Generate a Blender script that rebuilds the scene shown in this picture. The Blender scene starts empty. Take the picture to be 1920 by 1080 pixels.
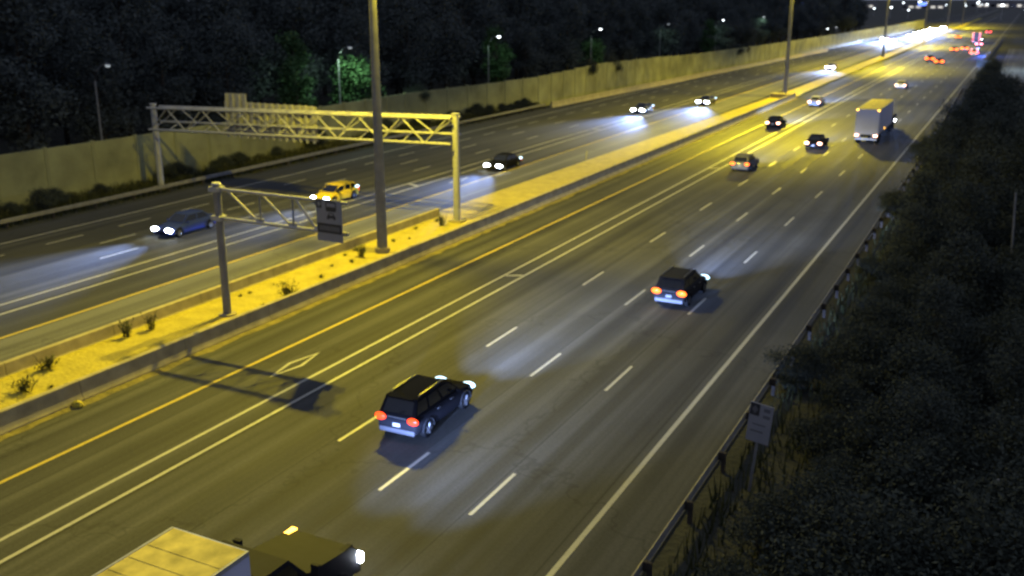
import bpy, bmesh, math, random
from mathutils import Vector, Matrix
R = math.radians
PI = math.pi
random.seed(7)
scene = bpy.context.scene
COL = scene.collection

# ------------------------------------------------------------------ camera
cam_d = bpy.data.cameras.new("camera")
cam_d.sensor_width = 36.0
cam_d.lens = 34.339
cam_d.clip_start = 0.5
cam_d.clip_end = 8000.0
cam_d.dof.use_dof = True
cam_d.dof.focus_distance = 8.0
cam_d.dof.aperture_fstop = 1.4
cam = bpy.data.objects.new("camera", cam_d)
cam.location = (0, 0, 16.462)
cam.rotation_euler = (R(90 - 16.584), 0, R(27.113))
COL.objects.link(cam)
scene.camera = cam

# ------------------------------------------------------------------ world (night sky) with added ambient
world = bpy.data.worlds.new("World")
scene.world = world
world.use_nodes = True
wn, wl = world.node_tree.nodes, world.node_tree.links
bg = wn["Background"]
sky = wn.new("ShaderNodeTexSky")
sky.sky_type = 'NISHITA'
sky.sun_disc = False
sky.sun_elevation = R(-7.0)
sky.sun_rotation = R(150)
mixw = wn.new("ShaderNodeMix"); mixw.data_type = 'RGBA'; mixw.blend_type = 'ADD'
mixw.inputs[0].default_value = 1.0
mixw.inputs[7].default_value = (1.35, 1.55, 2.2, 1)     # even bluish ambient added to lift the dark areas
wl.new(sky.outputs[0], mixw.inputs[6])
wl.new(mixw.outputs[2], bg.inputs[0])
bg.inputs[1].default_value = 0.15

scene.view_settings.view_transform = 'Standard'
scene.view_settings.look = 'None'
scene.view_settings.exposure = 0.0
scene.view_settings.gamma = 1.0
scene.view_settings.use_curve_mapping = False
scene.render.engine = 'CYCLES'
cy = scene.cycles
cy.use_denoising = True
cy.use_light_tree = True
cy.max_bounces = 4
cy.diffuse_bounces = 2
cy.glossy_bounces = 2
cy.transmission_bounces = 2
cy.sample_clamp_indirect = 1.5
cy.sample_clamp_direct = 0
cy.caustics_reflective = False
cy.caustics_refractive = False

SODIUM = (1.0, 0.80, 0.02)
HEAD = (0.30, 0.45, 1.0)
P_SOD = 19000.0
P_HEAD = 43000.0
BEAM_SIGN = -1.0
P_LED = 260.0

# ------------------------------------------------------------------ materials
MATS = {}
def nodes_of(m):
    m.use_nodes = True
    nt = m.node_tree
    return nt.nodes, nt.links, nt.nodes["Principled BSDF"]

def mat(name, col, rough=0.6, metal=0.0, coat=0.0, var=0.12, scale=3.0, bump=0.0, bscale=20.0, spec=0.5):
    """plain material with a little procedural variation of its own colour"""
    if name in MATS: return MATS[name]
    m = bpy.data.materials.new(name)
    n, l, p = nodes_of(m)
    p.inputs["Roughness"].default_value = rough
    p.inputs["Metallic"].default_value = metal
    p.inputs["Specular IOR Level"].default_value = spec
    p.inputs["Coat Weight"].default_value = coat
    tc = n.new("ShaderNodeTexCoord")
    no = n.new("ShaderNodeTexNoise"); no.inputs["Scale"].default_value = scale; no.inputs["Detail"].default_value = 6
    l.new(tc.outputs["Object"], no.inputs["Vector"])
    rp = n.new("ShaderNodeValToRGB")
    c = Vector(col)
    rp.color_ramp.elements[0].position = 0.3; rp.color_ramp.elements[1].position = 0.7
    rp.color_ramp.elements[0].color = (*(c * (1 - var)), 1)
    rp.color_ramp.elements[1].color = (*(c * (1 + var)), 1)
    l.new(no.outputs[0], rp.inputs[0]); l.new(rp.outputs[0], p.inputs["Base Color"])
    if bump:
        nb = n.new("ShaderNodeTexNoise"); nb.inputs["Scale"].default_value = bscale; nb.inputs["Detail"].default_value = 5
        l.new(tc.outputs["Object"], nb.inputs["Vector"])
        b = n.new("ShaderNodeBump"); b.inputs["Strength"].default_value = bump; b.inputs["Distance"].default_value = 0.05
        l.new(nb.outputs[0], b.inputs["Height"]); l.new(b.outputs[0], p.inputs["Normal"])
    MATS[name] = m
    return m

def emit(name, col, strength, base=(0.5, 0.5, 0.5)):
    if name in MATS: return MATS[name]
    m = bpy.data.materials.new(name)
    n, l, p = nodes_of(m)
    p.inputs["Base Color"].default_value = (*base, 1)
    p.inputs["Roughness"].default_value = 0.2
    p.inputs["Emission Color"].default_value = (*col, 1)
    p.inputs["Emission Strength"].default_value = strength
    m.cycles.emission_sampling = 'NONE'
    MATS[name] = m
    return m

def asphalt(name, base, lane0, lane, dark=0.72):
    """worn motorway asphalt: oil streaks along the lanes, paving seams, patches, aggregate"""
    m = bpy.data.materials.new(name)
    n, l, p = nodes_of(m)
    geo = n.new("ShaderNodeNewGeometry")
    def noise(vec, scale, detail=4, rough=0.55):
        t = n.new("ShaderNodeTexNoise"); t.inputs["Scale"].default_value = scale
        t.inputs["Detail"].default_value = detail; t.inputs["Roughness"].default_value = rough
        l.new(vec, t.inputs["Vector"]); return t.outputs[0]
    def mapv(sx, sy):
        k = n.new("ShaderNodeMapping"); k.inputs["Scale"].default_value = (sx, sy, 1)
        l.new(geo.outputs["Position"], k.inputs["Vector"]); return k.outputs[0]
    def rng(v, a, b, c, d):
        k = n.new("ShaderNodeMapRange"); k.clamp = True
        for i, x in enumerate((a, b, c, d)): k.inputs[i + 1].default_value = x
        l.new(v, k.inputs[0]); return k.outputs[0]
    def mul(a, b):
        k = n.new("ShaderNodeMath"); k.operation = 'MULTIPLY'; l.new(a, k.inputs[0])
        if isinstance(b, (int, float)): k.inputs[1].default_value = b
        else: l.new(b, k.inputs[1])
        return k.outputs[0]
    streak = rng(noise(mapv(1.7, 0.012), 1.0, 5), 0.30, 0.70, 0.58, 1.40)
    streak2 = rng(noise(mapv(0.55, 0.02), 1.0, 3), 0.3, 0.7, 0.86, 1.14)
    patch = rng(noise(geo.outputs["Position"], 0.12, 5), 0.3, 0.7, 0.85, 1.15)
    grain = rng(noise(geo.outputs["Position"], 9.0, 8, 0.8), 0.25, 0.75, 0.68, 1.35)
    # wheel paths: two per lane, polished and a little darker
    sx = n.new("ShaderNodeSeparateXYZ"); l.new(geo.outputs["Position"], sx.inputs[0])
    a = n.new("ShaderNodeMath"); a.operation = 'MULTIPLY_ADD'
    l.new(sx.outputs[0], a.inputs[0]); a.inputs[1].default_value = 4 * PI / lane; a.inputs[2].default_value = -lane0 * 4 * PI / lane
    c = n.new("ShaderNodeMath"); c.operation = 'COSINE'; l.new(a.outputs[0], c.inputs[0])
    wheel = rng(c.outputs[0], -1, 1, 0.86, 1.08)
    # paving seam
    s = n.new("ShaderNodeMath"); s.operation = 'PINGPONG'; s.inputs[1].default_value = lane / 2
    ad = n.new("ShaderNodeMath"); ad.operation = 'ADD'; ad.inputs[1].default_value = -lane0 + 0.22
    l.new(sx.outputs[0], ad.inputs[0]); l.new(ad.outputs[0], s.inputs[0])
    seam = rng(s.outputs[0], 0.015, 0.045, 0.62, 1.0)
    vo = n.new("ShaderNodeTexVoronoi"); vo.feature = 'DISTANCE_TO_EDGE'; vo.inputs["Scale"].default_value = 1.0
    wv = n.new("ShaderNodeVectorMath"); wv.operation = 'MULTIPLY_ADD'
    nw = n.new("ShaderNodeTexNoise"); nw.inputs["Scale"].default_value = 0.9; l.new(geo.outputs["Position"], nw.inputs["Vector"])
    l.new(nw.outputs[1], wv.inputs[0]); wv.inputs[1].default_value = (0.25, 0.25, 0); l.new(mapv(0.10, 0.055), wv.inputs[2])
    l.new(wv.outputs[0], vo.inputs["Vector"])
    seam = mul(seam, rng(vo.outputs["Distance"], 0.003, 0.009, 0.80, 1.0))
    v = mul(mul(mul(mul(mul(mul(streak, streak2), patch), grain), wheel), seam), base)
    cc = n.new("ShaderNodeCombineColor")
    l.new(v, cc.inputs[0]); l.new(v, cc.inputs[1]); l.new(mul(v, 0.90), cc.inputs[2])
    l.new(cc.outputs[0], p.inputs["Base Color"])
    l.new(rng(noise(mapv(1.7, 0.012), 1.0, 5), 0.3, 0.7, 0.72, 0.9), p.inputs["Roughness"])
    p.inputs["Specular IOR Level"].default_value = 0.15
    b = n.new("ShaderNodeBump"); b.inputs["Strength"].default_value = 0.5; b.inputs["Distance"].default_value = 0.02
    l.new(noise(geo.outputs["Position"], 30.0, 6, 0.7), b.inputs["Height"]); l.new(b.outputs[0], p.inputs["Normal"])
    return m

def paint(name, col, worn=0.35):
    m = bpy.data.materials.new(name)
    n, l, p = nodes_of(m)
    geo = n.new("ShaderNodeNewGeometry")
    t = n.new("ShaderNodeTexNoise"); t.inputs["Scale"].default_value = 6.0; t.inputs["Detail"].default_value = 8
    t.inputs["Roughness"].default_value = 0.75
    l.new(geo.outputs["Position"], t.inputs["Vector"])
    rp = n.new("ShaderNodeValToRGB")
    rp.color_ramp.elements[0].position = 0.30; rp.color_ramp.elements[1].position = 0.50
    rp.color_ramp.elements[0].color = (*(Vector(col) * (1 - worn)), 1)
    rp.color_ramp.elements[1].color = (*col, 1)
    l.new(t.outputs[0], rp.inputs[0]); l.new(rp.outputs[0], p.inputs["Base Color"])
    p.inputs["Roughness"].default_value = 0.55
    return m

def dirt(name, a, b, scale=0.8):
    m = bpy.data.materials.new(name)
    n, l, p = nodes_of(m)
    geo = n.new("ShaderNodeNewGeometry")
    t = n.new("ShaderNodeTexNoise"); t.inputs["Scale"].default_value = scale; t.inputs["Detail"].default_value = 10
    t.inputs["Roughness"].default_value = 0.72
    l.new(geo.outputs["Position"], t.inputs["Vector"])
    rp = n.new("ShaderNodeValToRGB")
    rp.color_ramp.elements[0].position = 0.36; rp.color_ramp.elements[1].position = 0.62
    rp.color_ramp.elements[0].color = (*a, 1); rp.color_ramp.elements[1].color = (*b, 1)
    l.new(t.outputs[0], rp.inputs[0]); l.new(rp.outputs[0], p.inputs["Base Color"])
    p.inputs["Roughness"].default_value = 0.95
    g = n.new("ShaderNodeTexNoise"); g.inputs["Scale"].default_value = 5.0; g.inputs["Detail"].default_value = 8
    l.new(geo.outputs["Position"], g.inputs["Vector"])
    bp = n.new("ShaderNodeBump"); bp.inputs["Strength"].default_value = 0.7; bp.inputs["Distance"].default_value = 0.12
    l.new(g.outputs[0], bp.inputs["Height"]); l.new(bp.outputs[0], p.inputs["Normal"])
    return m

def foliage(name, a, b):
    m = bpy.data.materials.new(name)
    n, l, p = nodes_of(m)
    geo = n.new("ShaderNodeNewGeometry")
    rp = n.new("ShaderNodeValToRGB")
    rp.color_ramp.elements[0].color = (*a, 1); rp.color_ramp.elements[1].color = (*b, 1)
    l.new(geo.outputs["Random Per Island"], rp.inputs[0]); l.new(rp.outputs[0], p.inputs["Base Color"])
    p.inputs["Roughness"].default_value = 0.75
    p.inputs["Specular IOR Level"].default_value = 0.08
    return m

M_ASPH_E = asphalt("asphalt_eastbound", 0.068, -21.71, 3.65)
M_ASPH_W = asphalt("asphalt_westbound", 0.052, -52.3, 3.4)
M_WHITE = paint("white_road_paint", (0.42, 0.405, 0.32))
M_YEL = paint("yellow_road_paint", (0.54, 0.41, 0.03))
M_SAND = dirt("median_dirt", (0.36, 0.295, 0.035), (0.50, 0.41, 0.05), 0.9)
M_GRIT = dirt("swept_grit", (0.10, 0.085, 0.04), (0.26, 0.215, 0.06), 1.2)
M_SOIL = dirt("bank_soil", (0.018, 0.020, 0.012), (0.045, 0.045, 0.028), 0.5)
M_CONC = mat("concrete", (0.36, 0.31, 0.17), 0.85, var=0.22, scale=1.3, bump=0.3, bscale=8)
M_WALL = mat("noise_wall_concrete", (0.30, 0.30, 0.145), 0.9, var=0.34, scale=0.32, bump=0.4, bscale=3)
M_GALV = mat("galvanised_steel", (0.42, 0.42, 0.42), 0.5, metal=0.35, var=0.15, scale=4)
M_RAIL = mat("weathered_guardrail_steel", (0.20, 0.19, 0.165), 0.7, metal=0.1, var=0.2, scale=2)
M_POLE = mat("weathered_pole_steel", (0.20, 0.20, 0.205), 0.6, metal=0.2, var=0.15, scale=2)
M_SIGNB = mat("sign_back_aluminium", (0.33, 0.33, 0.33), 0.5, metal=0.2, var=0.12, scale=2)
M_SIGNW = mat("sign_white_sheet", (0.24, 0.24, 0.265), 0.45, var=0.05)
M_SIGNK = mat("sign_black_sheet", (0.025, 0.025, 0.03), 0.5, var=0.1)
M_SIGNG = mat("sign_faded_legend", (0.11, 0.11, 0.125), 0.5, var=0.1)
M_TYRE = mat("tyre_rubber", (0.010, 0.010, 0.010), 0.9, var=0.1, spec=0.05)
M_RIM = mat("alloy_rim", (0.16, 0.16, 0.165), 0.4, metal=0.5)
M_GLASS = mat("dark_car_glass", (0.008, 0.009, 0.011), 0.06, var=0.05, spec=0.7)
M_TRIM = mat("black_plastic_trim", (0.014, 0.014, 0.015), 0.7, spec=0.15)
M_PLATE = mat("licence_plate_white", (0.30, 0.30, 0.33), 0.4)
M_BARK = mat("bark", (0.05, 0.04, 0.03), 0.95, var=0.3, scale=3, bump=0.5, bscale=10)
M_LEAF = foliage("leaf_green", (0.075, 0.088, 0.085), (0.105, 0.120, 0.112))
M_LEAFG = foliage("leaf_lamp_lit_green", (0.040, 0.085, 0.035), (0.085, 0.150, 0.060))  # green of the lamp-lit trees put into the leaf colour
M_LEAFD = foliage("leaf_dark", (0.046, 0.054, 0.046), (0.072, 0.082, 0.066))
M_LEAF2 = foliage("leaf_olive", (0.042, 0.050, 0.040), (0.062, 0.070, 0.054))
M_GRASS = foliage("roadside_grass", (0.035, 0.042, 0.016), (0.085, 0.085, 0.035))
M_WEED = foliage("dry_weed", (0.05, 0.055, 0.022), (0.12, 0.115, 0.05))
M_HEADL = emit("headlight_lens_lit", (0.82, 0.90, 1.0), 42.0)
M_HEADV = emit("violet_headlight_lens_lit", (0.85, 0.80, 1.0), 42.0)
M_TAIL = emit("tail_light_lit", (1.0, 0.06, 0.006), 3.4, (0.3, 0.01, 0.01))
M_TAILO = emit("orange_tail_light_lit", (1.0, 0.15, 0.016), 5.0, (0.3, 0.03, 0.01))
M_TAILF = emit("far_orange_tail_light_lit", (1.0, 0.17, 0.02), 4.5, (0.3, 0.03, 0.01))
M_TAILP = emit("pale_tail_light_lit", (1.0, 0.50, 0.34), 9.0, (0.3, 0.05, 0.03))
M_AMBER = emit("amber_marker_and_glint", (1.0, 0.50, 0.06), 8.0, (0.4, 0.2, 0.02))
M_CYAN = emit("pale_blue_glow", (0.45, 0.75, 1.0), 4.0)
M_VIOL = emit("violet_glow", (0.30, 0.20, 0.95), 0.9)
M_HPS = emit("sodium_lens_lit", (1.0, 0.62, 0.10), 30.0)
M_LED = emit("white_street_lens_lit", (0.85, 0.95, 1.0), 7.0)
M_LEDDIM = emit("dim_street_lens_lit", (0.85, 0.95, 1.0), 0.35)
M_LEDPALE = emit("pale_street_lens_lit", (0.9, 0.95, 1.0), 1.2)
M_REDL = emit("red_beacon_lit", (1.0, 0.06, 0.04), 5.0)
M_PINKL = emit("pink_beacon_lit", (1.0, 0.24, 0.32), 6.0)
M_BLUESIGN = emit("blue_lit_sign", (0.10, 0.20, 1.0), 3.0)
M_CYANSIGN = emit("pale_cyan_lit_sign", (0.35, 0.75, 1.0), 4.0)
M_REDSIGN = emit("red_lit_sign", (1.0, 0.12, 0.06), 3.0)
M_WIN = emit("lit_windows", (0.9, 0.85, 0.75), 0.8)

# ------------------------------------------------------------------ mesh helpers
class MB:
    """collects shapes, then links them as one mesh object"""
    def __init__(self): self.bm = bmesh.new()
    def face(self, pts):
        vs = [self.bm.verts.new(p) for p in pts]
        return self.bm.faces.new(vs)
    def box(self, x0, x1, y0, y1, z0, z1):
        v = [self.bm.verts.new((x, y, z)) for z in (z0, z1) for y in (y0, y1) for x in (x0, x1)]
        for f in ((0, 2, 3, 1), (4, 5, 7, 6), (0, 1, 5, 4), (2, 6, 7, 3), (0, 4, 6, 2), (1, 3, 7, 5)):
            self.bm.faces.new([v[i] for i in f])
        return self
    def loft(self, rings, cap=True):
        prev = None; first = None
        for r in rings:
            vs = [self.bm.verts.new(p) for p in r]
            if prev:
                k = len(vs)
                for i in range(k):
                    self.bm.faces.new((prev[i], prev[(i + 1) % k], vs[(i + 1) % k], vs[i]))
            else: first = vs
            prev = vs
        if cap:
            self.bm.faces.new(list(reversed(first))); self.bm.faces.new(prev)
        return self
    def tube(self, pts, radii, seg=10, cap=True):
        pts = [Vector(p) for p in pts]
        if isinstance(radii, (int, float)): radii = [radii] * len(pts)
        rings = []
        for i, p in enumerate(pts):
            d = (pts[min(i + 1, len(pts) - 1)] - pts[max(i - 1, 0)]).normalized()
            a = Vector((0, 0, 1)) if abs(d.z) < 0.9 else Vector((1, 0, 0))
            x = d.cross(a).normalized(); y = d.cross(x).normalized()
            rings.append([p + (x * math.cos(t) + y * math.sin(t)) * radii[i] for t in [2 * PI * k / seg for k in range(seg)]])
        return self.loft(rings, cap)
    def ellipsoid(self, c, rx, ry, rz, seg=12, rings=7):
        m = Matrix.Translation(c) @ Matrix.Diagonal((rx, ry, rz, 1))
        bmesh.ops.create_uvsphere(self.bm, u_segments=seg, v_segments=rings, radius=1, matrix=m)
        return self
    def prism(self, poly, z0, z1):
        return self.loft([[(x, y, z0) for x, y in poly], [(x, y, z1) for x, y in poly]])
    def bevel(self, w, seg=2, ang=25):
        es = [e for e in self.bm.edges if len(e.link_faces) == 2 and e.calc_face_angle(0) > R(ang)]
        bmesh.ops.bevel(self.bm, geom=es, offset=w, segments=seg, profile=0.6, affect='EDGES', clamp_overlap=True)
        return self
    def mesh(self, name, m, smooth=False):
        bmesh.ops.recalc_face_normals(self.bm, faces=self.bm.faces[:])
        me = bpy.data.meshes.new(name); self.bm.to_mesh(me); self.bm.free()
        me.materials.append(m)
        if smooth:
            for p in me.polygons: p.use_smooth = True
            try: me.set_sharp_from_angle(angle=R(38))
            except Exception: pass
        return me
    def build(self, name, m, parent=None, smooth=False):
        return link(name, self.mesh(name, m, smooth), parent)

def link(name, me, parent=None):
    o = bpy.data.objects.new(name, me); COL.objects.link(o)
    if parent: o.parent = parent
    return o

def thing(name, label, cat, loc=(0, 0, 0), rotz=0.0, group=None):
    o = bpy.data.objects.new(name, None); COL.objects.link(o)
    o.location = loc; o.rotation_euler = (0, 0, rotz)
    o.empty_display_size = 0.3
    o["label"] = label; o["category"] = cat
    if group: o["group"] = group
    return o

def tag(o, label, cat, group=None):
    o["label"] = label; o["category"] = cat
    if group: o["group"] = group
    return o

def kind(o, k): o["kind"] = k; return o

def copy_tree(o, parent=None):
    c = o.copy(); COL.objects.link(c)
    if parent: c.parent = parent
    for ch in list(o.children): copy_tree(ch, c)
    return c

def spot(name, parent, loc, rot, power, col, size=70, blend=0.9, radius=0.09):
    d = bpy.data.lights.new(name, 'SPOT'); d.energy = power; d.color = col
    d.spot_size = R(size); d.spot_blend = blend; d.shadow_soft_size = radius
    o = bpy.data.objects.new(name, d); COL.objects.link(o); o.parent = parent
    o.location = loc; o.rotation_euler = rot
    if 'headlight' in name:                       # dipped beam: wide, flat, strongest just under the horizontal
        o.scale = (1.0, 0.62, 1.0)
        d.use_nodes = True
        n, l = d.node_tree.nodes, d.node_tree.links
        em = [x for x in n if x.type == 'EMISSION'][0]
        g = n.new("ShaderNodeNewGeometry"); sx = n.new("ShaderNodeSeparateXYZ"); l.new(g.outputs["Normal"], sx.inputs[0])
        prev = sx.outputs[2]
        cut = n.new("ShaderNodeMapRange"); cut.interpolation_type = 'SMOOTHSTEP'; l.new(sx.outputs[2], cut.inputs[0])
        for q, val in enumerate((BEAM_SIGN * -0.015, BEAM_SIGN * 0.035, 0.05, 1.0)): cut.inputs[q + 1].default_value = val
        for op, val in (('ABSOLUTE', None), ('MAXIMUM', 0.05), ("POWER", -1.45), ("MULTIPLY", 0.05 ** 1.45)):
            k = n.new("ShaderNodeMath"); k.operation = op; l.new(prev, k.inputs[0])
            if val is not None: k.inputs[1].default_value = val
            prev = k.outputs[0]
        k = n.new("ShaderNodeMath"); k.operation = 'MULTIPLY'; l.new(prev, k.inputs[0]); l.new(cut.outputs[0], k.inputs[1])
        l.new(k.outputs[0], em.inputs["Strength"])
    return o

# ------------------------------------------------------------------ ground and roads
V0, V1 = -60.0, 1600.0
def sheet(name, m, x0, x1, z, y0=V0, y1=V1, ny=1):
    b = MB()
    for i in range(ny):
        a, c = y0 + (y1 - y0) * i / ny, y0 + (y1 - y0) * (i + 1) / ny
        b.face([(x0, a, z), (x1, a, z), (x1, c, z), (x0, c, z)])
    return kind(b.build(name, m), "structure")

sheet("ground", M_SOIL, -4000, 4000, -0.06, -300, 7000)
sheet("eastbound_road", M_ASPH_E, -33.9, -8.15, 0.0)
sheet("westbound_road", M_ASPH_W, -64.9, -38.9, 0.0)
sheet("westbound_shoulder", asphalt("pale_shoulder", 0.125, -44.1, 5.2), -43.85, -39.0, 0.004)
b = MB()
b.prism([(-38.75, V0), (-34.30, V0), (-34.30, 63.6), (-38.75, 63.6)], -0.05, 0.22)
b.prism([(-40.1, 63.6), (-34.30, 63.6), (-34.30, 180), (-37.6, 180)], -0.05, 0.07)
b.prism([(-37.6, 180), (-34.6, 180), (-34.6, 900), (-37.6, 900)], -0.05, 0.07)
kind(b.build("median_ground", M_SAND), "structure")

Y0L, Y1L = -30.0, 1200.0
def line(mb, u, w, y0=Y0L, y1=Y1L, z=0.006):
    mb.face([(u - w / 2, y0, z), (u + w / 2, y0, z), (u + w / 2, y1, z), (u - w / 2, y1, z)])
def dashes(mb, u, phase, period, length, w=0.14, n0=-4, n1=60, z=0.006):
    for i in range(n0, n1):
        line(mb, u, w, phase + i * period, phase + i * period + length, z)
def diamond(mb, cx, cy, hw, hl, s=0.17, z=0.006):
    T, L_, B, Rr = (cx, cy + hl), (cx - hw, cy), (cx, cy - hl), (cx + hw, cy)
    k = 0.60
    o = [T, L_, B, Rr]; i = [(cx + (x - cx) * k, cy + (y - cy) * 0.80) for x, y in o]
    for a in range(4):
        c = (a + 1) % 4
        mb.face([(*o[a], z), (*o[c], z), (*i[c], z), (*i[a], z)])

b = MB()
line(b, -10.56, 0.19)
line(b, -25.72, 0.16); line(b, -26.86, 0.16)
dashes(b, -21.71, 39.66, 12, 3.3); dashes(b, -18.06, 25.12, 12, 3.3); dashes(b, -14.41, 25.08, 12, 3.3)
for v in (51.6, 96.0, 140.0, 184.0):       # small diagonals in the buffer
    b.face([(-26.74, v - 0.35, 0.006), (-26.74, v - 0.05, 0.006), (-25.84, v + 0.45, 0.006), (-25.84, v + 0.15, 0.006)])
diamond(b, -28.5, 33.45, 0.42, 1.85)
kind(b.build("eastbound_white_markings", M_WHITE), "structure")
b = MB()
line(b, -47.55, 0.17); line(b, -49.05, 0.17); line(b, -61.7, 0.19)
dashes(b, -52.35, 42.9, 12.65, 3.2); dashes(b, -55.7, 58.4, 12.65, 3.2); dashes(b, -58.85, 43.9, 6.32, 3.1, n1=60)
for v in (75.0, 119.0):
    b.face([(-48.94, v - 0.4, 0.006), (-48.94, v, 0.006), (-47.64, v - 0.6, 0.006), (-47.64, v - 1.0, 0.006)])
diamond(b, -45.8, 78.5, 0.42, 1.85)
kind(b.build("westbound_white_markings", M_WHITE), "structure")
b = MB(); line(b, -30.3, 0.17)
kind(b.build("eastbound_yellow_line", M_YEL), "structure")
b = MB(); line(b, -44.05, 0.18)
kind(b.build("westbound_yellow_line", M_YEL), "structure")

# dust and grit swept against the foot of the median barrier
b = MB()
rg = random.Random(3)
y = -20.0
left, right = [], []
while y < 172:
    right.append((-33.30 + rg.uniform(-0.13, 0.13), y)); y += rg.uniform(0.5, 1.4)
for i in range(len(right) - 1):
    (x0, y0), (x1, y1) = right[i], right[i + 1]
    b.face([(-33.77, y0, 0.005), (x0, y0, 0.005), (x1, y1, 0.005), (-33.77, y1, 0.005)])
kind(b.build("grit_strip", M_GRIT), "structure")

# ------------------------------------------------------------------ barriers, wall, guardrails
def jersey(name, label, x, y0, y1, h=0.88, wb=0.62, wt=0.2, group=None, xe=None):
    """concrete safety barrier, cast in 6 m lengths"""
    b = MB()
    y = y0
    xe = x if xe is None else xe
    prof = [(-wb / 2, 0), (-wb / 2, 0.08), (-wb * 0.28, 0.3), (-wt / 2, h - 0.04), (-wt / 2 + 0.03, h), (wt / 2 - 0.03, h), (wt / 2, h - 0.04), (wb * 0.28, 0.3), (wb / 2, 0.08), (wb / 2, 0)]
    while y < y1 - 0.1:
        e = min(y + 6.0, y1)
        f = lambda t: x + (xe - x) * (t - y0) / (y1 - y0)
        b.loft([[(f(y) + px, y, pz - 0.02) for px, pz in prof], [(f(e) + px, e - 0.025, pz - 0.02) for px, pz in prof]])
        y = e
    o = b.build(name, M_CONC)
    return tag(o, label, "barrier", group)

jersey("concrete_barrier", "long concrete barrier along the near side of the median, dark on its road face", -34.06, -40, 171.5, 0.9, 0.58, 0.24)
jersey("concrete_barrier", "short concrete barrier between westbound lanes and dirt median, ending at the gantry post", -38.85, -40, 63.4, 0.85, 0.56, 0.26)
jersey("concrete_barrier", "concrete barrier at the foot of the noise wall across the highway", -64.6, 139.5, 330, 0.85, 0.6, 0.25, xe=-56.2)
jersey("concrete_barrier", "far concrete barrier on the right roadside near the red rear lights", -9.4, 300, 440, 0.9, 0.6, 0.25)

# bullnose block at the barrier's end, round the second tall pole
t = thing("crash_block", "low concrete block ending the median barrier round the foot of a tall pole", "crash block", (-35.85, 171.2, 0))
b = MB(); b.box(-1.9, 1.9, -1.1, 1.2, -0.03, 0.75).bevel(0.08); b.build("block", M_CONC, t)
b = MB(); b.box(-2.05, 2.05, -1.25, 1.35, -0.04, 0.14).bevel(0.04); b.build("plinth", M_CONC, t)

# noise wall: precast panels between posts, following a bending line
WP = [(-72.0, 0, 4.5), (-71.2, 50, 4.5), (-70.2, 66, 4.5), (-70.5, 86, 4.5), (-70.9, 110, 4.5), (-68.6, 126, 4.5), (-66.9, 138, 4.6), (-66.6, 150, 4.9),
      (-66.4, 162, 5.3), (-65.4, 190, 5.0), (-63.8, 213, 4.6), (-60.3, 284, 4.5), (-56.4, 392, 4.5), (-54.0, 480, 4.5), (-53, 620, 4.5)]
def wall_at(v):
    for (a, va, ha), (c, vc, hc) in zip(WP, WP[1:]):
        if va <= v <= vc:
            k = (v - va) / (vc - va); return a + (c - a) * k, ha + (hc - ha) * k
    return WP[-1][0], 4.5
t = thing("noise_wall", "long beige concrete noise wall along the far side of the highway", "noise wall", (0, 0, 0))
b = MB(); bp = MB(); bc = MB()
v = 0.0
while v < 610:
    e = v + 4.5
    (xa, ha), (xb, hb) = wall_at(v), wall_at(e)
    h = round((ha + hb) / 2, 1)
    b.loft([[(xa - 0.08, v + 0.15, -0.05), (xa + 0.08, v + 0.15, -0.05), (xb + 0.08, e - 0.15, -0.05), (xb - 0.08, e - 0.15, -0.05)],
            [(xa - 0.08, v + 0.15, h), (xa + 0.08, v + 0.15, h), (xb + 0.08, e - 0.15, h), (xb - 0.08, e - 0.15, h)]])
    for q in range(1, 4):                    # grooves between stacked panels stand as thin ribs
        zz = h * q / 4
        b.loft([[(xa + 0.08, v + 0.16, zz - 0.03), (xa + 0.105, v + 0.16, zz - 0.03), (xb + 0.105, e - 0.16, zz - 0.03), (xb + 0.08, e - 0.16, zz - 0.03)],
                [(xa + 0.08, v + 0.16, zz + 0.03), (xa + 0.105, v + 0.16, zz + 0.03), (xb + 0.105, e - 0.16, zz + 0.03), (xb + 0.08, e - 0.16, zz + 0.03)]])
    v = e
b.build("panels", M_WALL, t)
pm = MB(); pm.box(-0.13, 0.13, -0.15, 0.15, -0.05, 1.0); pm = pm.mesh("post", M_WALL)
v = 0.0
for i in range(70):
    x, h = wall_at(v)
    o = link("post", pm, t); o.location = (x, v, 0); o.scale = (1, 1, h + 0.12)
    v += 4.5
del bp, bc

def guardrail(name, label, pts, step=4.0, side=1):
    """galvanised W-beam on steel posts; side = which way the rail faces"""
    t = thing(name, label, "guardrail", (0, 0, 0))
    b = MB()
    W = [(0.00, 0.42), (0.05, 0.45), (0.075, 0.50), (0.05, 0.55), (0.01, 0.585), (0.05, 0.62), (0.075, 0.67), (0.05, 0.72), (0.0, 0.75)]
    prof = [(side * x, z) for x, z in W] + [(side * (x - 0.012), z) for x, z in reversed(W)]
    b.loft([[(x + px, y, pz) for px, pz in prof] for x, y in pts])
    b.build("rail", M_RAIL, t)
    pb = MB(); pb.box(-0.075, 0.075, -0.05, 0.05, -0.1, 0.73); pme = pb.mesh("post", M_BARK)
    bb = MB(); bb.box(-0.05, 0.05, -0.08, 0.08, 0.44, 0.74); bme = bb.mesh("spacer", M_BARK)
    d = 0.0
    for (x0, y0), (x1, y1) in zip(pts, pts[1:]):
        L = math.hypot(x1 - x0, y1 - y0)
        while d < L:
            k = d / L
            o = link("post", pme, t); o.location = (x0 + (x1 - x0) * k - side * 0.19, y0 + (y1 - y0) * k, 0)
            s = link("spacer", bme, t); s.location = (x0 + (x1 - x0) * k - side * 0.065, y0 + (y1 - y0) * k, 0)
            d += step
        d -= L
    return t

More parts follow.
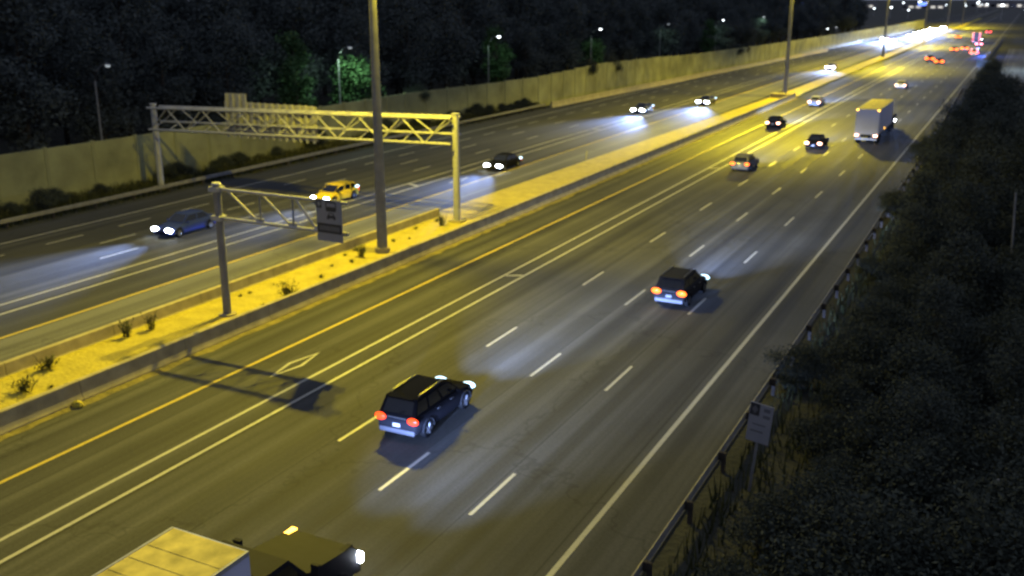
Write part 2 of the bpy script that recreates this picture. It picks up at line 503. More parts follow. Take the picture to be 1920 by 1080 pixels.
guardrail("guardrail", "steel guardrail along the dark right verge, shrubs leaning over it",
          [(-7.98, 12), (-8.0, 60), (-8.25, 100), (-8.6, 140), (-9.4, 196)], 4.0, -1)
guardrail("guardrail", "steel guardrail on the far verge below the noise wall", [(-65.5, 14), (-65.5, 80), (-65.3, 110), (-64.9, 138)], 4.0, 1)

# ------------------------------------------------------------------ tall sodium lighting poles in the median
def sodium_light(parent, loc, power):
    d = bpy.data.lights.new("sodium_lamp_light", 'POINT'); d.color = SODIUM; d.energy = power; d.shadow_soft_size = 0.28
    d.use_nodes = True
    n, l = d.node_tree.nodes, d.node_tree.links
    em = [x for x in n if x.type == 'EMISSION'][0]
    g = n.new("ShaderNodeNewGeometry")
    s = n.new("ShaderNodeSeparateXYZ"); l.new(g.outputs["Normal"], s.inputs[0])
    def M(op, a, c=None):
        k = n.new("ShaderNodeMath"); k.operation = op
        for i, q in enumerate((a, c)):
            if q is None: continue
            if isinstance(q, (int, float)): k.inputs[i].default_value = q
            else: l.new(q, k.inputs[i])
        return k.outputs[0]
    dz = M('MAXIMUM', M('ABSOLUTE', s.outputs[2]), 0.05)
    lx = M('DIVIDE', s.outputs[0], dz)
    lat = M('POWER', M('ADD', M('MULTIPLY', M('POWER', M('ABSOLUTE', lx), 4.0), SOD_LAT), 1.0), -1.0)   # roadway optics: narrow across the road
    ri = M('MINIMUM', M('POWER', dz, -1.95), 12.0)                                          # and throwing far along it
    mr = n.new("ShaderNodeMapRange"); mr.interpolation_type = 'SMOOTHSTEP'
    l.new(M('ABSOLUTE', s.outputs[2]), mr.inputs[0])
    mr.inputs[1].default_value = 0.21; mr.inputs[2].default_value = 0.36                 # cut-off below the horizontal
    l.new(M('MULTIPLY', M('MULTIPLY', lat, ri), mr.outputs[0]), em.inputs["Strength"])
    o = bpy.data.objects.new("sodium_lamp_light", d); COL.objects.link(o); o.parent = parent; o.location = loc
    return o
SOD_LAT = 0.85

def tall_pole(label, v, u=-36.35, power=P_SOD):
    H = 21.6
    t = thing("highway_light_pole", label, "light pole", (u, v, 0.0), 0, "tall sodium light poles along the median")
    b = MB(); b.tube([(0, 0, 0.25), (0, 0, 8), (0, 0, H)], [0.36, 0.30, 0.20], 16); b.build("pole", M_POLE, t, True)
    b = MB(); b.tube([(0, 0, 0.02), (0, 0, 0.55)], [0.52, 0.50], 16); b.build("footing", M_CONC, t, True)
    for s in (-1, 1):
        b = MB(); b.tube([(0, 0, H - 0.25), (s * 0.35, 0, H + 0.1), (s * 0.7, 0, H + 0.2)], [0.09, 0.07, 0.06], 8)
        b.build("arm", M_POLE, t, True)
        b = MB(); b.ellipsoid((s * 1.0, 0, H + 0.2), 0.5, 0.22, 0.14); h = b.build("lamp_head", M_POLE, t, True)
        b = MB(); b.ellipsoid((s * 1.0, 0, H + 0.06), 0.28, 0.16, 0.09); b.build("lens", M_HPS, h, True)
        sodium_light(t, (s * 1.0, 0, H - 0.45), power)
    return t
tall_pole("tall grey light pole just left of the gantry post, cut by the top edge", 52.1)
tall_pole("tall light pole rising from the concrete block where the median barrier ends", 172.9, -35.9, P_SOD * 1.4)
tall_pole("distant tall light pole in the median beyond the barrier end, near the white headlights", 304.0, -36.3, P_SOD * 1.25)
for v, lab in ((425.0, "far tall median light pole beside the white glare of headlights"), (546.0, "very far tall median light pole past the white glare"), (667.0, "farthest tall median light pole at the skyline")):
    tall_pole(lab, v, power=P_SOD * 1.25)

# ------------------------------------------------------------------ overhead sign gantry
t = thing("sign_gantry", "wide steel truss gantry spanning the westbound lanes with a sign back", "gantry", (0, 0, 0))
GV, XL, XR = 61.6, -67.0, -36.55
def zt(x): return 8.0 - 0.72 * (XR - x) / (XR - XL)
for x, nm in ((XL, "post"), (XR, "post")):
    b = MB(); b.tube([(x, GV + 0.7, 0), (x, GV + 0.7, zt(x) + 0.25)], [0.27, 0.25], 14); p = b.build(nm, M_GALV, t, True)
    b = MB(); b.tube([(x, GV + 0.7, zt(x) + 0.25), (x, GV + 0.7, zt(x) + 0.32)], [0.31, 0.31], 14); b.build("cap", M_GALV, p, True)
    b = MB(); b.box(x - 0.5, x + 0.5, GV + 0.2, GV + 1.2, -0.03, 0.35).bevel(0.04); b.build("footing", M_CONC, p)
ch = [(0.0, 0.0, 'near top'), (0.0, -1.85, 'near bottom'), (1.4, 0.0, 'far top'), (1.4, -1.3, 'far bottom')]
for dy, dz, _ in ch:
    b = MB(); b.tube([(XL, GV + dy, zt(XL) + dz), (XR, GV + dy, zt(XR) + dz)], 0.105, 10); b.build("chord", M_GALV, t, True)
n = 15
for i in range(n):
    xa, xb = XL + 0.3 + (XR - XL - 0.6) * i / n, XL + 0.3 + (XR - XL - 0.6) * (i + 1) / n
    flip = i % 2
    for dy, z0, z1 in ((0.0, 0.0, -1.85), (1.4, 0.0, -1.3)):
        a, c = ((xa, GV + dy, zt(xa) + z0), (xb, GV + dy, zt(xb) + z1)) if flip else ((xa, GV + dy, zt(xa) + z1), (xb, GV + dy, zt(xb) + z0))
        b = MB(); b.tube([a, c], 0.055, 7); b.build("brace", M_GALV, t, True)
    b = MB(); b.tube([(xa, GV, zt(xa)), (xb, GV + 1.4, zt(xb))], 0.045, 7); b.build("brace", M_GALV, t, True)
    b = MB(); b.tube([(xa, GV, zt(xa) - 1.85), (xa, GV + 1.4, zt(xa) - 1.3)], 0.045, 7); b.build("brace", M_GALV, t, True)
# the sign, seen from behind: stiffening ribs over its whole back
sg = thing("overhead_sign", "back of a wide ribbed overhead sign hung on the truss gantry", "road sign", (0, 0, 0))
b = MB(); b.box(-59.6, -50.0, GV + 1.62, GV + 1.67, 5.25, 8.05); b.box(-59.5, -57.3, GV + 1.62, GV + 1.67, 8.08, 8.75)
b.build("panel", M_SIGNB, sg)
for i in range(14):
    x = -59.35 + 9.1 * i / 13
    b = MB(); b.box(x - 0.06, x + 0.06, GV + 1.50, GV + 1.617, 5.1, 8.1 if i > 3 else 8.7); b.box(x - 0.13, x + 0.13, GV + 1.47, GV + 1.498, 5.1, 8.1)
    b.build("rib", M_GALV, sg)
for z in (5.75, 7.45):
    b = MB(); b.box(-59.6, -50.0, GV + 1.36, GV + 1.465, z - 0.05, z + 0.05); b.build("rail", M_GALV, sg)

# ------------------------------------------------------------------ cantilever sign over the HOV lane
t = thing("cantilever_sign_post", "grey steel post with a truss arm reaching over the eastbound lanes", "sign post", (-36.1, 37.2, 0.0))
b = MB(); b.tube([(0, 0, 0.1), (0, 0, 7.25)], [0.22, 0.19], 14); b.build("post", M_POLE, t, True)
b = MB(); b.tube([(0, 0, 7.25), (0, 0, 7.34)], [0.27, 0.22], 14); b.build("cap", M_GALV, t, True)
b = MB(); b.tube([(0, 0, 0.0), (0, 0, 0.3)], [0.5, 0.46], 14); b.build("footing", M_CONC, t, True)
for dz in (7.02, 5.5):
    b = MB(); b.tube([(0, 0, dz), (8.2, 0, dz)], 0.085, 10); b.build("chord", M_GALV, t, True)
    b = MB(); b.box(-0.3, 0.3, -0.3, 0.3, dz - 0.12, dz + 0.12).bevel(0.05); b.build("clamp", M_GALV, t)
for i, (xa, xb) in enumerate(((0.75, 2.65), (3.0, 4.75), (5.1, 6.3))):
    b = MB(); b.tube([(xa, 0, 6.97), (xb, 0, 5.55)], 0.06, 8); b.build("brace", M_GALV, t, True)
    b = MB(); b.tube([(xb + 0.15, 0, 6.97), (xb + 0.15, 0, 5.55)], 0.05, 8); b.build("brace", M_POLE, t, True)
    b = MB(); b.box(xb - 0.15, xb + 0.35, -0.035, 0.035, 5.5, 5.75); b.build("gusset", M_GALV, t)

def sign_face(parent, w, h, items):
    """items: (material, polygon in unit sign coordinates, depth)"""
    for nm, m, poly, d in items:
        b = MB()
        pts = [((x - 0.5) * w, (y - 0.5) * h) for x, y in poly]
        b.loft([[(x, -0.02 - d, z) for x, z in pts], [(x, -0.021, z) for x, z in pts]])
        b.build(nm, m, parent)
def rect(x0, x1, y0, y1): return [(x0, y0), (x1, y0), (x1, y1), (x0, y1)]

sg = thing("lane_sign", "white carpool lane sign with a black band hanging at the end of the truss arm", "road sign", (-28.85, 37.02, 6.12), R(-2))
b = MB(); b.box(-0.77, 0.77, -0.02, 0.02, -1.04, 1.04).bevel(0.008, 1); b.build("panel", M_SIGNW, sg)
dia = [(0.115, 0.80), (0.185, 0.88), (0.115, 0.96), (0.045, 0.88)]
sign_face(sg, 1.54, 2.08, [
    ("symbol_square", M_SIGNK, rect(0.01, 0.22, 0.78, 0.985), 0.004),
    ("black_band", M_SIGNK, rect(0.02, 0.98, 0.20, 0.43), 0.004),
    ("band_panel", M_SIGNG, rect(0.10, 0.90, 0.26, 0.37), 0.007),
    ("bus_symbol", M_SIGNK, [(0.40, 0.72), (0.78, 0.72), (0.78, 0.755), (0.80, 0.755), (0.80, 0.93), (0.76, 0.96), (0.42, 0.96), (0.38, 0.93), (0.38, 0.755), (0.40, 0.755)], 0.004),
    ("car_symbol", M_SIGNK, [(0.42, 0.53), (0.50, 0.53), (0.50, 0.56), (0.68, 0.56), (0.68, 0.53), (0.76, 0.53), (0.76, 0.60), (0.72, 0.63), (0.68, 0.69), (0.50, 0.69), (0.46, 0.63), (0.42, 0.60)], 0.004)])
sign_face(sg, 1.54, 2.08, [("diamond_symbol", M_SIGNW, dia, 0.007), ("bus_window", M_SIGNW, rect(0.42, 0.76, 0.83, 0.92), 0.007), ("car_window", M_SIGNW, rect(0.515, 0.665, 0.63, 0.67), 0.007)])
for x in (-0.45, 0.45):
    b = MB(); b.box(x - 0.04, x + 0.04, 0.021, 0.09, -0.95, 0.98); b.build("bracket", M_GALV, sg)
b = MB(); b.box(0.6, 0.98, 0.0, 0.10, -0.68, -0.48).bevel(0.03); b.build("end_clamp", M_POLE, sg)

# roadside sign beyond the right guardrail
sg = thing("roadside_sign", "small white roadside sign with a black corner square on a thin leaning post", "road sign", (-6.60, 31.0, -0.05), R(-8))
sg.rotation_euler = (R(2), R(5), R(-6))
b = MB(); b.box(-0.045, 0.045, 0.0, 0.07, 0, 3.25); b.build("post", M_POLE, sg)
b = MB(); b.box(-0.40, 0.40, -0.055, -0.015, 1.98, 3.42).bevel(0.008, 1); pn = b.build("panel", M_SIGNW, sg)
def plate(x0, x1, z0, z1, m, nm, d=0.06):
    b = MB(); b.box(x0, x1, -d, -0.0555, z0, z1); b.build(nm, m, pn)
plate(-0.385, -0.06, 2.96, 3.40, M_SIGNK, "symbol_square")
b = MB(); b.loft([[(x, -0.064, z) for x, z in ((-0.22, 3.02), (-0.11, 3.18), (-0.22, 3.34), (-0.33, 3.18))], [(x, -0.0605, z) for x, z in ((-0.22, 3.02), (-0.11, 3.18), (-0.22, 3.34), (-0.33, 3.18))]]); b.build("diamond_symbol", M_SIGNG, pn)
plate(0.08, 0.30, 3.17, 3.30, M_SIGNG, "symbol"); plate(0.08, 0.32, 2.93, 3.05, M_SIGNG, "symbol")
plate(-0.24, 0.22, 2.62, 2.67, M_SIGNG, "rule"); plate(-0.28, 0.16, 2.36, 2.42, M_SIGNG, "rule")

# ------------------------------------------------------------------ vehicles
M_BUMP = mat("grey_bumper_plastic", (0.07, 0.07, 0.08), 0.45)
def carpaint(name, col, rough=0.28, metal=0.25):
    m = mat("paint_" + name, col, 0.5, metal=0.0, coat=0.10, var=0.03, spec=0.0)
    m.node_tree.nodes["Principled BSDF"].inputs["Coat Roughness"].default_value = 0.03
    return m

def lerp(a, b, k): return a + (b - a) * k

WHEELS = {}
def wheel(parent, x, y, r, w, side):
    key = (round(r, 2), round(w, 2), side)
    if key not in WHEELS:
        b = MB(); s = side * w / 2
        prof = [(-1, r * 0.62), (-1, r * 0.90), (-0.72, r), (0.72, r), (1, r * 0.90), (1, r * 0.62)]
        rings = [[(px * w / 2, math.cos(a) * pr, math.sin(a) * pr) for px, pr in prof] for a in [2 * PI * k / 24 for k in range(24)]]
        b.loft(rings + [rings[0]], cap=False); ty = b.mesh("tyre", M_TYRE, True)
        b = MB(); b.tube([(-s * 0.6, 0, 0), (s * 0.82, 0, 0)], r * 0.66, 20)
        for k in range(5):
            a = 2 * PI * k / 5
            b.tube([(s * 0.86, math.cos(a) * r * 0.1, math.sin(a) * r * 0.1), (s * 0.86, math.cos(a) * r * 0.6, math.sin(a) * r * 0.6)], r * 0.07, 6)
        ri = b.mesh("rim", M_RIM, True)
        WHEELS[key] = (ty, ri)
    ty, ri = WHEELS[key]
    t = link("wheel", ty, parent); t.location = (x, y, r)
    q = link("rim", ri, t)
    return t

def body_loft(mb, W, st, zb):
    """st: (y, half-width factor, top z, bottom z)"""
    rings = []
    for y, k, zt_, z0 in st:
        w = W / 2 * k
        mid = lerp(z0, zt_, 0.55)
        half = [(0.0, z0), (w * 0.80, z0), (w * 0.97, z0 + 0.08), (w, mid), (w * 0.985, lerp(mid, zt_, 0.55)), (w * 0.93, zt_ - 0.035), (w * 0.80, zt_), (w * 0.4, zt_ + 0.022)]
        ring = [(x, y, z) for x, z in half] + [(0, y, zt_ + 0.03)] + [(-x, y, z) for x, z in reversed(half[1:])]
        rings.append(ring)
    mb.loft(rings)

def car(name, label, cat, u, v, rotz, paint_m, style="sedan", L=4.7, W=1.82, H=1.46, tail=None, head=None, light=1.0, group=None,
        round_lamps=False, rear_glow=None, mirror=True, lamp_scale=1.0, plate=True, brake_bar=False, two_spots=True):
    t = thing(name, label, cat, (u, v, 0), rotz, group)
    belt = H * 0.63 if style != "van" else H * 0.56
    hood = belt - 0.10
    r = 0.335 if H < 1.6 else 0.37
    y0, y1 = -L / 2, L / 2
    if style == "sedan":
        st = [(y0, 0.86, belt - 0.17, 0.34), (y0 + 0.10, 0.93, belt - 0.02, 0.24), (y0 + 0.6, 0.985, belt + 0.01, 0.20), (-0.4, 1.0, belt, 0.20), (0.7, 1.0, belt - 0.03, 0.20),
              (y1 - 1.0, 0.985, hood, 0.20), (y1 - 0.35, 0.94, hood - 0.10, 0.21), (y1 - 0.08, 0.86, hood - 0.22, 0.24), (y1, 0.74, hood - 0.32, 0.32)]
        cab = (y0 + 0.55, y0 + 1.25, 0.25, 1.05)          # rear bottom, rear top, front top, front bottom
    elif style == "hatch":
        st = [(y0, 0.88, belt - 0.12, 0.34), (y0 + 0.08, 0.95, belt, 0.26), (y0 + 0.5, 0.99, belt + 0.02, 0.20), (-0.4, 1.0, belt, 0.20), (0.7, 1.0, belt - 0.03, 0.20),
              (y1 - 0.9, 0.98, hood, 0.20), (y1 - 0.3, 0.93, hood - 0.10, 0.21), (y1 - 0.08, 0.86, hood - 0.2, 0.24), (y1, 0.76, hood - 0.3, 0.32)]
        cab = (y0 + 0.05, y0 + 0.50, 0.20, 1.10)
    elif style == "suv":
        st = [(y0, 0.90, belt - 0.10, 0.44), (y0 + 0.08, 0.96, belt, 0.34), (y0 + 0.5, 0.995, belt + 0.02, 0.27), (-0.4, 1.0, belt, 0.27), (0.7, 1.0, belt - 0.02, 0.27),
              (y1 - 1.0, 0.985, hood, 0.27), (y1 - 0.3, 0.95, hood - 0.08, 0.28), (y1 - 0.06, 0.88, hood - 0.2, 0.32), (y1, 0.80, hood - 0.32, 0.40)]
        cab = (y0 + 0.04, y0 + 0.42, 0.30, 1.10)
    else:                                                 # van
        st = [(y0, 0.94, belt - 0.04, 0.40), (y0 + 0.06, 0.98, belt, 0.32), (y0 + 0.5, 1.0, belt, 0.26), (-0.4, 1.0, belt, 0.26), (0.9, 1.0, belt, 0.26),
              (y1 - 0.8, 0.985, hood, 0.26), (y1 - 0.25, 0.94, hood - 0.14, 0.28), (y1 - 0.05, 0.88, hood - 0.26, 0.32), (y1, 0.80, hood - 0.36, 0.40)]
        cab = (y0 + 0.03, y0 + 0.15, 0.75, 1.55)
    b = MB(); body_loft(b, W, st, 0.2); b.build("body", paint_m, t, True)
    # cabin: tapered box with rounded edges
    yb, yt, yf, yfb = cab
    wb, wt = W / 2 * 0.90, W / 2 * (0.70 if style == "sedan" else 0.76 if style != "van" else 0.82)
    zb = belt - 0.02
    C = {}
    for s in (-1, 1):
        C[s, 'rb'] = Vector((s * wb * (0.94 if style == "sedan" else 0.97), yb, zb)); C[s, 'fb'] = Vector((s * wb * 0.94, yfb, zb))
        C[s, 'rt'] = Vector((s * wt, yt, H - 0.02)); C[s, 'ft'] = Vector((s * wt * 0.98, yf, H - 0.02))
    b = MB()
    b.loft([[C[-1, 'rb'], C[1, 'rb'], C[1, 'fb'], C[-1, 'fb']], [C[-1, 'rt'], C[1, 'rt'], C[1, 'ft'], C[-1, 'ft']]])
    b.bevel(0.09, 3)
    top = [f for f in b.bm.faces if f.normal.z > 0.95 and f.calc_center_median().z > H - 0.06]
    for f in top:
        for k_, dz_ in ((0.22, 0.016), (0.3, 0.012), (0.3, 0.006)):
            g_ = bmesh.ops.inset_region(b.bm, faces=[f], thickness=k_ * wt, depth=0)
            for q_ in f.verts: q_.co.z += dz_
    b.build("cabin", paint_m, t, True)
    def pane(nm, a, bb, c, d, iu, iv, u0=0.0, u1=1.0):
        """window in the face a-b-c-d (a,b bottom; d,c top), inset; a thin slab proud of the cabin"""
        nrm = (bb - a).cross(d - a).normalized()
        cen = (a + bb + c + d) / 4
        if nrm.dot(cen - Vector((0, (yb + yfb) / 2, zb + 0.2))) < 0: nrm = -nrm
        def P(x, y): return a * (1 - x) * (1 - y) + bb * x * (1 - y) + c * x * y + d * (1 - x) * y
        q = [P(u0 + iu, iv[0]), P(u1 - iu, iv[0]), P(u1 - iu, iv[1]), P(u0 + iu, iv[1])]
        m = MB(); m.loft([[p - nrm * 0.012 for p in q], [p + nrm * 0.012 for p in q]])
        return m.build(nm, M_GLASS, t)
    pane("windshield", C[-1, 'fb'], C[1, 'fb'], C[1, 'ft'], C[-1, 'ft'], 0.06, (0.08, 0.9))
    pane("rear_window", C[-1, 'rb'], C[1, 'rb'], C[1, 'rt'], C[-1, 'rt'], 0.09, (0.12, 0.86))
    for s in (-1, 1):
        for u0, u1 in ((0.0, 0.30), (0.30, 0.62), (0.62, 1.0)) if style != "sedan" else ((0.04, 0.50), (0.50, 0.98)):
            pane("side_window", C[s, 'rb'], C[s, 'fb'], C[s, 'ft'], C[s, 'rt'], 0.025, (0.12, 0.84), u0, u1)
        if mirror:
            b = MB(); b.ellipsoid((s * (W / 2 + 0.08), yfb - 0.35, belt + 0.06), 0.11, 0.07, 0.075, 10, 6); b.build("mirror", paint_m, t, True)
        for y in (y0 + 0.82, y1 - 0.88):
            wheel(t, s * (W / 2 - 0.09), y, r, 0.22, s)
            b = MB()                                       # arch lip
            ring = [(s * (W / 2 + 0.005), y + math.cos(a) * (r + 0.06), r + math.sin(a) * (r + 0.06)) for a in [PI * k / 12 for k in range(13)]]
            b.tube(ring, 0.03, 6); b.build("wheel_arch", M_TRIM, t, True)
    b = MB(); b.box(-W * 0.42, W * 0.42, y0 - 0.03, y0 + 0.06, 0.34, 0.52).bevel(0.02); b.build("bumper", paint_m if style != "suv" else M_BUMP, t)
    b = MB(); b.box(-W * 0.30, W * 0.30, y1 - 0.04, y1 + 0.02, 0.36, 0.50).bevel(0.02); b.build("grille", M_TRIM, t)
    if plate:
        b = MB(); b.box(-0.16, 0.16, y0 - 0.045, y0 - 0.031, 0.40 if style == "sedan" else 0.62, 0.52 if style == "sedan" else 0.76); b.build("licence_plate", M_PLATE, t)
    zt_ = belt - 0.20 if style in ("sedan",) else belt - 0.14
    for s in (-1, 1):
        k = lamp_scale
        b = MB()
        x0 = s * W / 2 * 0.90
        wl_, hl = 0.34 * k, (0.15 if style == "sedan" else 0.26) * k
        b.box(min(x0, x0 - s * wl_), max(x0, x0 - s * wl_), y0 - 0.035, y0 + 0.12, zt_ - hl / 2, zt_ + hl / 2).bevel(0.03)
        if round_lamps:
            b.bm.clear(); b.ellipsoid((s * W * 0.39, y0 - 0.01, zt_), 0.175 * k, 0.1, 0.105 * k, 12, 7)
        b.build("tail_light", tail or M_TRIM, t, round_lamps)
        b = MB(); b.ellipsoid((s * W * 0.36, y1 - 0.13, hood - 0.22), 0.21 * k, 0.16, 0.095 * k, 12, 7)
        b.build("headlight", head or M_GLASS, t, True)
    if style == "suv" and mirror:
        for s in (-1, 1):
            b = MB(); b.tube([(s * wt * 0.86, yt + 0.25, H + 0.005), (s * wt * 0.88, yt + 0.35, H + 0.055), (s * wt * 0.86, yf - 0.25, H + 0.055), (s * wt * 0.84, yf - 0.1, H + 0.005)], 0.022, 6); b.build("roof_rail", M_RIM, t, True)
            for yy in (y0 + 1.55, y0 + 2.6):
                b = MB(); b.box(min(s * (W / 2 - 0.01), s * (W / 2 + 0.02)), max(s * (W / 2 - 0.01), s * (W / 2 + 0.02)), yy, yy + 0.2, belt - 0.16, belt - 0.12); b.build("door_handle", M_RIM, t)
        b = MB(); b.box(-wt * 0.8, wt * 0.8, yt - 0.16, yt + 0.08, H - 0.045, H - 0.005).bevel(0.015); b.build("spoiler", paint_m, t)
        b = MB(); b.tube([(0, yb + 0.02, zb + 0.06), (0.28, yb + 0.07, zb + 0.20)], 0.014, 5); b.build("rear_wiper", M_TRIM, t)
        b = MB(); b.box(-0.42, 0.42, y0 - 0.025, y0 + 0.03, belt - 0.10, belt - 0.065); b.build("chrome_strip", M_RIM, t)
    if brake_bar:
        b = MB(); b.box(-0.3, 0.3, y0 + 0.02, y0 + 0.07, H - 0.10, H - 0.05); b.build("brake_light", tail, t)
    if rear_glow:
        m, sx, zz = rear_glow
        b = MB(); b.ellipsoid((sx * (W / 2 - 0.05), y0 + 0.25, zz), 0.13, 0.2, 0.11, 10, 6); b.build("rear_glow_spot", m, t, True)  # glowing spot added at the rear for a light trace, no lamp there
    if light > 0:
        if two_spots:
            for s in (-1, 1):
                spot("headlight_beam", t, (s * W * 0.36, y1 + 0.08, hood - 0.2), (R(90 - 1.5), 0, R(-s * 1.0)), P_HEAD * light, HEAD, 54, 1.0)
        else:
            spot("headlight_beam", t, (0, y1 + 0.08, hood - 0.2), (R(90 - 1.5), 0, 0), 2 * P_HEAD * light, HEAD, 54, 1.0)
    return t

def box_truck(name, label, cat, u, v, cargo, cab_m, W=2.45, boxL=5.6, boxH=3.65, floor=1.0, cabL=4.2, tail=M_TAILO, head=M_HEADL, cab_over=False, light=1.0, group=None, trailer=False):
    """v = rear of the cargo box; faces +Y"""
    t = thing(name, label, cat, (u, v, 0), 0, group)
    b = MB(); b.box(-W / 2, W / 2, 0, boxL, floor, boxH).bevel(0.05); b.build("cargo_box", cargo, t)
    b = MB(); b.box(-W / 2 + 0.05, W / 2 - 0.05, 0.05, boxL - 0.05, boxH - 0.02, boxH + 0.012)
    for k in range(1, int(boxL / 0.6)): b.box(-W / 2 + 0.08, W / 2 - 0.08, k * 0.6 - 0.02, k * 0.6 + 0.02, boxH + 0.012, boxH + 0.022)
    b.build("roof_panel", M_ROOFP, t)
    for k in range(5):
        x = (k - 2) * 0.36 if k != 2 else 0.0
        b = MB(); b.box(x - 0.06, x + 0.06, boxL - 0.01, boxL + 0.035, boxH - 0.13, boxH - 0.06); b.build("clearance_light", M_TRIM, t)
    for s in (-1, 1):
        b = MB(); b.box(s * W / 2 - 0.03, s * W / 2 + 0.03, 0.03, boxL - 0.03, boxH - 0.10, boxH + 0.02).bevel(0.015); b.build("roof_rail", M_GALV, t)
        b = MB(); b.box(s * W / 2 - 0.02, s * W / 2 + 0.02, 0.03, boxL - 0.03, floor - 0.02, floor + 0.10); b.build("side_rail", M_GALV, t)
    b = MB(); b.box(-W / 2 + 0.12, -0.02, -0.025, -0.002, floor + 0.15, boxH - 0.15); b.build("rear_door", cargo, t)
    b = MB(); b.box(0.02, W / 2 - 0.12, -0.025, -0.002, floor + 0.15, boxH - 0.15); b.build("rear_door", cargo, t)
    b = MB(); b.box(-W / 2 + 0.2, W / 2 - 0.2, 0.2, boxL + cabL - 0.5, floor - 0.32, floor - 0.02); b.build("chassis", M_TRIM, t)
    b = MB(); b.box(-W / 2 + 0.1, W / 2 - 0.1, -0.06, 0.08, 0.48, 0.66).bevel(0.02); b.box(-0.7, -0.6, 0, 0.08, 0.66, floor); b.box(0.6, 0.7, 0, 0.08, 0.66, floor)
    b.build("rear_bumper", M_GALV, t)
    for s in (-1, 1):
        b = MB(); b.box(s * W * 0.40 - 0.2, s * W * 0.40 + 0.2, -0.05, 0.02, floor - 0.24, floor - 0.02).bevel(0.02); b.build("tail_light", tail, t)
        for x in (0.45,):
            b = MB(); b.box(s * (W / 2 - 0.12) - 0.11, s * (W / 2 - 0.12) + 0.11, -0.045, 0.0, boxH - 0.16, boxH - 0.03); b.build("marker_light", M_AMBER, t)
        b = MB(); b.box(s * W / 2 - 0.03, s * W / 2 + 0.03, boxL * 0.45 - 0.13, boxL * 0.45 + 0.13, floor + 0.05, floor + 0.27); b.build("side_marker", M_AMBER, t)
        ys = (1.2, 2.4) if trailer else (1.5,)
        for y in ys: wheel(t, s * (W / 2 - 0.25), y, 0.48, 0.46, s)
        wheel(t, s * (W / 2 - 0.2), boxL + cabL - 1.0, 0.48, 0.28, s)
        if trailer: wheel(t, s * (W / 2 - 0.25), boxL - 0.6, 0.48, 0.46, s)
    f = boxL + 0.25
    wc = W / 2 - 0.12
    # cab with raked windshield and a sloping hood
    prof = [(f, 0.55), (f, 2.35), (f + 0.25, 2.55), (f + 1.25, 2.52), (f + 1.95, 1.72), (f + cabL - 0.55, 1.45), (f + cabL - 0.32, 1.20), (f + cabL - 0.28, 0.55)]
    b = MB(); b.loft([[(-wc, y, z) for y, z in prof], [(wc, y, z) for y, z in prof]]); b.bevel(0.10, 3); b.build("cab", cab_m, t, True)
    def slab(nm, a, c, m, inset=0.1, thick=0.014):
        (ya, za), (yc, zc) = a, c
        d = Vector((0, yc - ya, zc - za)).normalized(); nn = Vector((0, -d.z, d.y))
        if nn.z < 0: nn = -nn
        q = [Vector((-wc + inset, ya, za)), Vector((wc - inset, ya, za)), Vector((wc - inset, yc, zc)), Vector((-wc + inset, yc, zc))]
        k = MB(); k.loft([[p - nn * 0.01 for p in q], [p + nn * thick for p in q]]); return k.build(nm, m, t)
    slab("windshield", (f + 1.32, 2.42), (f + 1.90, 1.80), M_GLASS)
    for s in (-1, 1):
        b = MB(); x0 = s * wc
        q = [(f + 0.35, 1.55), (f + 1.85, 1.6), (f + 1.25, 2.38), (f + 0.35, 2.38)]
        b.loft([[(x0 - s * 0.01, y, z) for y, z in q], [(x0 + s * 0.012, y, z) for y, z in q]]); b.build("side_window", M_GLASS, t)
        b = MB(); b.box(x0 - 0.12, x0 + 0.12, f + cabL - 0.36, f + cabL - 0.22, 0.85, 1.13).bevel(0.04); b.build("headlight", head, t)
        b = MB(); b.box(min(x0 + s * 0.12, x0 + s * 0.36), max(x0 + s * 0.12, x0 + s * 0.36), f + 1.95, f + 2.07, 1.55, 2.05).bevel(0.03)
        b.tube([(x0, f + 1.9, 1.75), (x0 + s * 0.2, f + 2.0, 1.8)], 0.02, 6); b.build("mirror", cab_m, t)
        b = MB(); b.box(min(x0 - s * 0.02, x0 - s * 0.2), max(x0 - s * 0.02, x0 - s * 0.2), f + cabL - 0.9, f + cabL - 0.52, 1.45, 1.50).bevel(0.02)
        b.build("fender_highlight", M_AMBER if s < 0 else cab_m, t)  # left strip glows in place of a highlight on the fender, no lamp
        spot("headlight_beam", t, (s * (wc - 0.1), f + cabL - 0.1, 1.0), (R(90 - 1.5), 0, R(-s * 1.0)), P_HEAD * light, HEAD, 54, 1.0)
    b = MB(); b.box(-wc + 0.05, wc - 0.05, f + cabL - 0.34, f + cabL - 0.15, 0.45, 0.72).bevel(0.04); b.build("bumper", M_TRIM, t)
    return t

BLACKP = carpaint("black", (0.010, 0.010, 0.012)); CHAR = carpaint("charcoal", (0.03, 0.03, 0.034)); NAVY = carpaint("dark_blue", (0.03, 0.045, 0.20))
WHITEP = carpaint("white", (0.72, 0.72, 0.72), 0.35, 0.0); YELP = carpaint("yellow", (0.62, 0.46, 0.05), 0.35, 0.0); SILV = carpaint("silver", (0.38, 0.38, 0.40), 0.35, 0.4); GREYP = carpaint("grey", (0.12, 0.12, 0.13))
M_ROOFP = mat("roof_sodium_yellow", (0.74, 0.58, 0.11), 0.7, var=0.38, scale=1.6)  # sodium light's yellow put into the roof colour, with mottled grime
CARGO = mat("cargo_box_blue_cast", (0.56, 0.58, 0.76), 0.55, var=0.08, scale=0.8)  # bluish headlight cast on the white box put into its colour
CABK = mat("truck_cab_dark", (0.02, 0.02, 0.024), 0.7, spec=0.1)

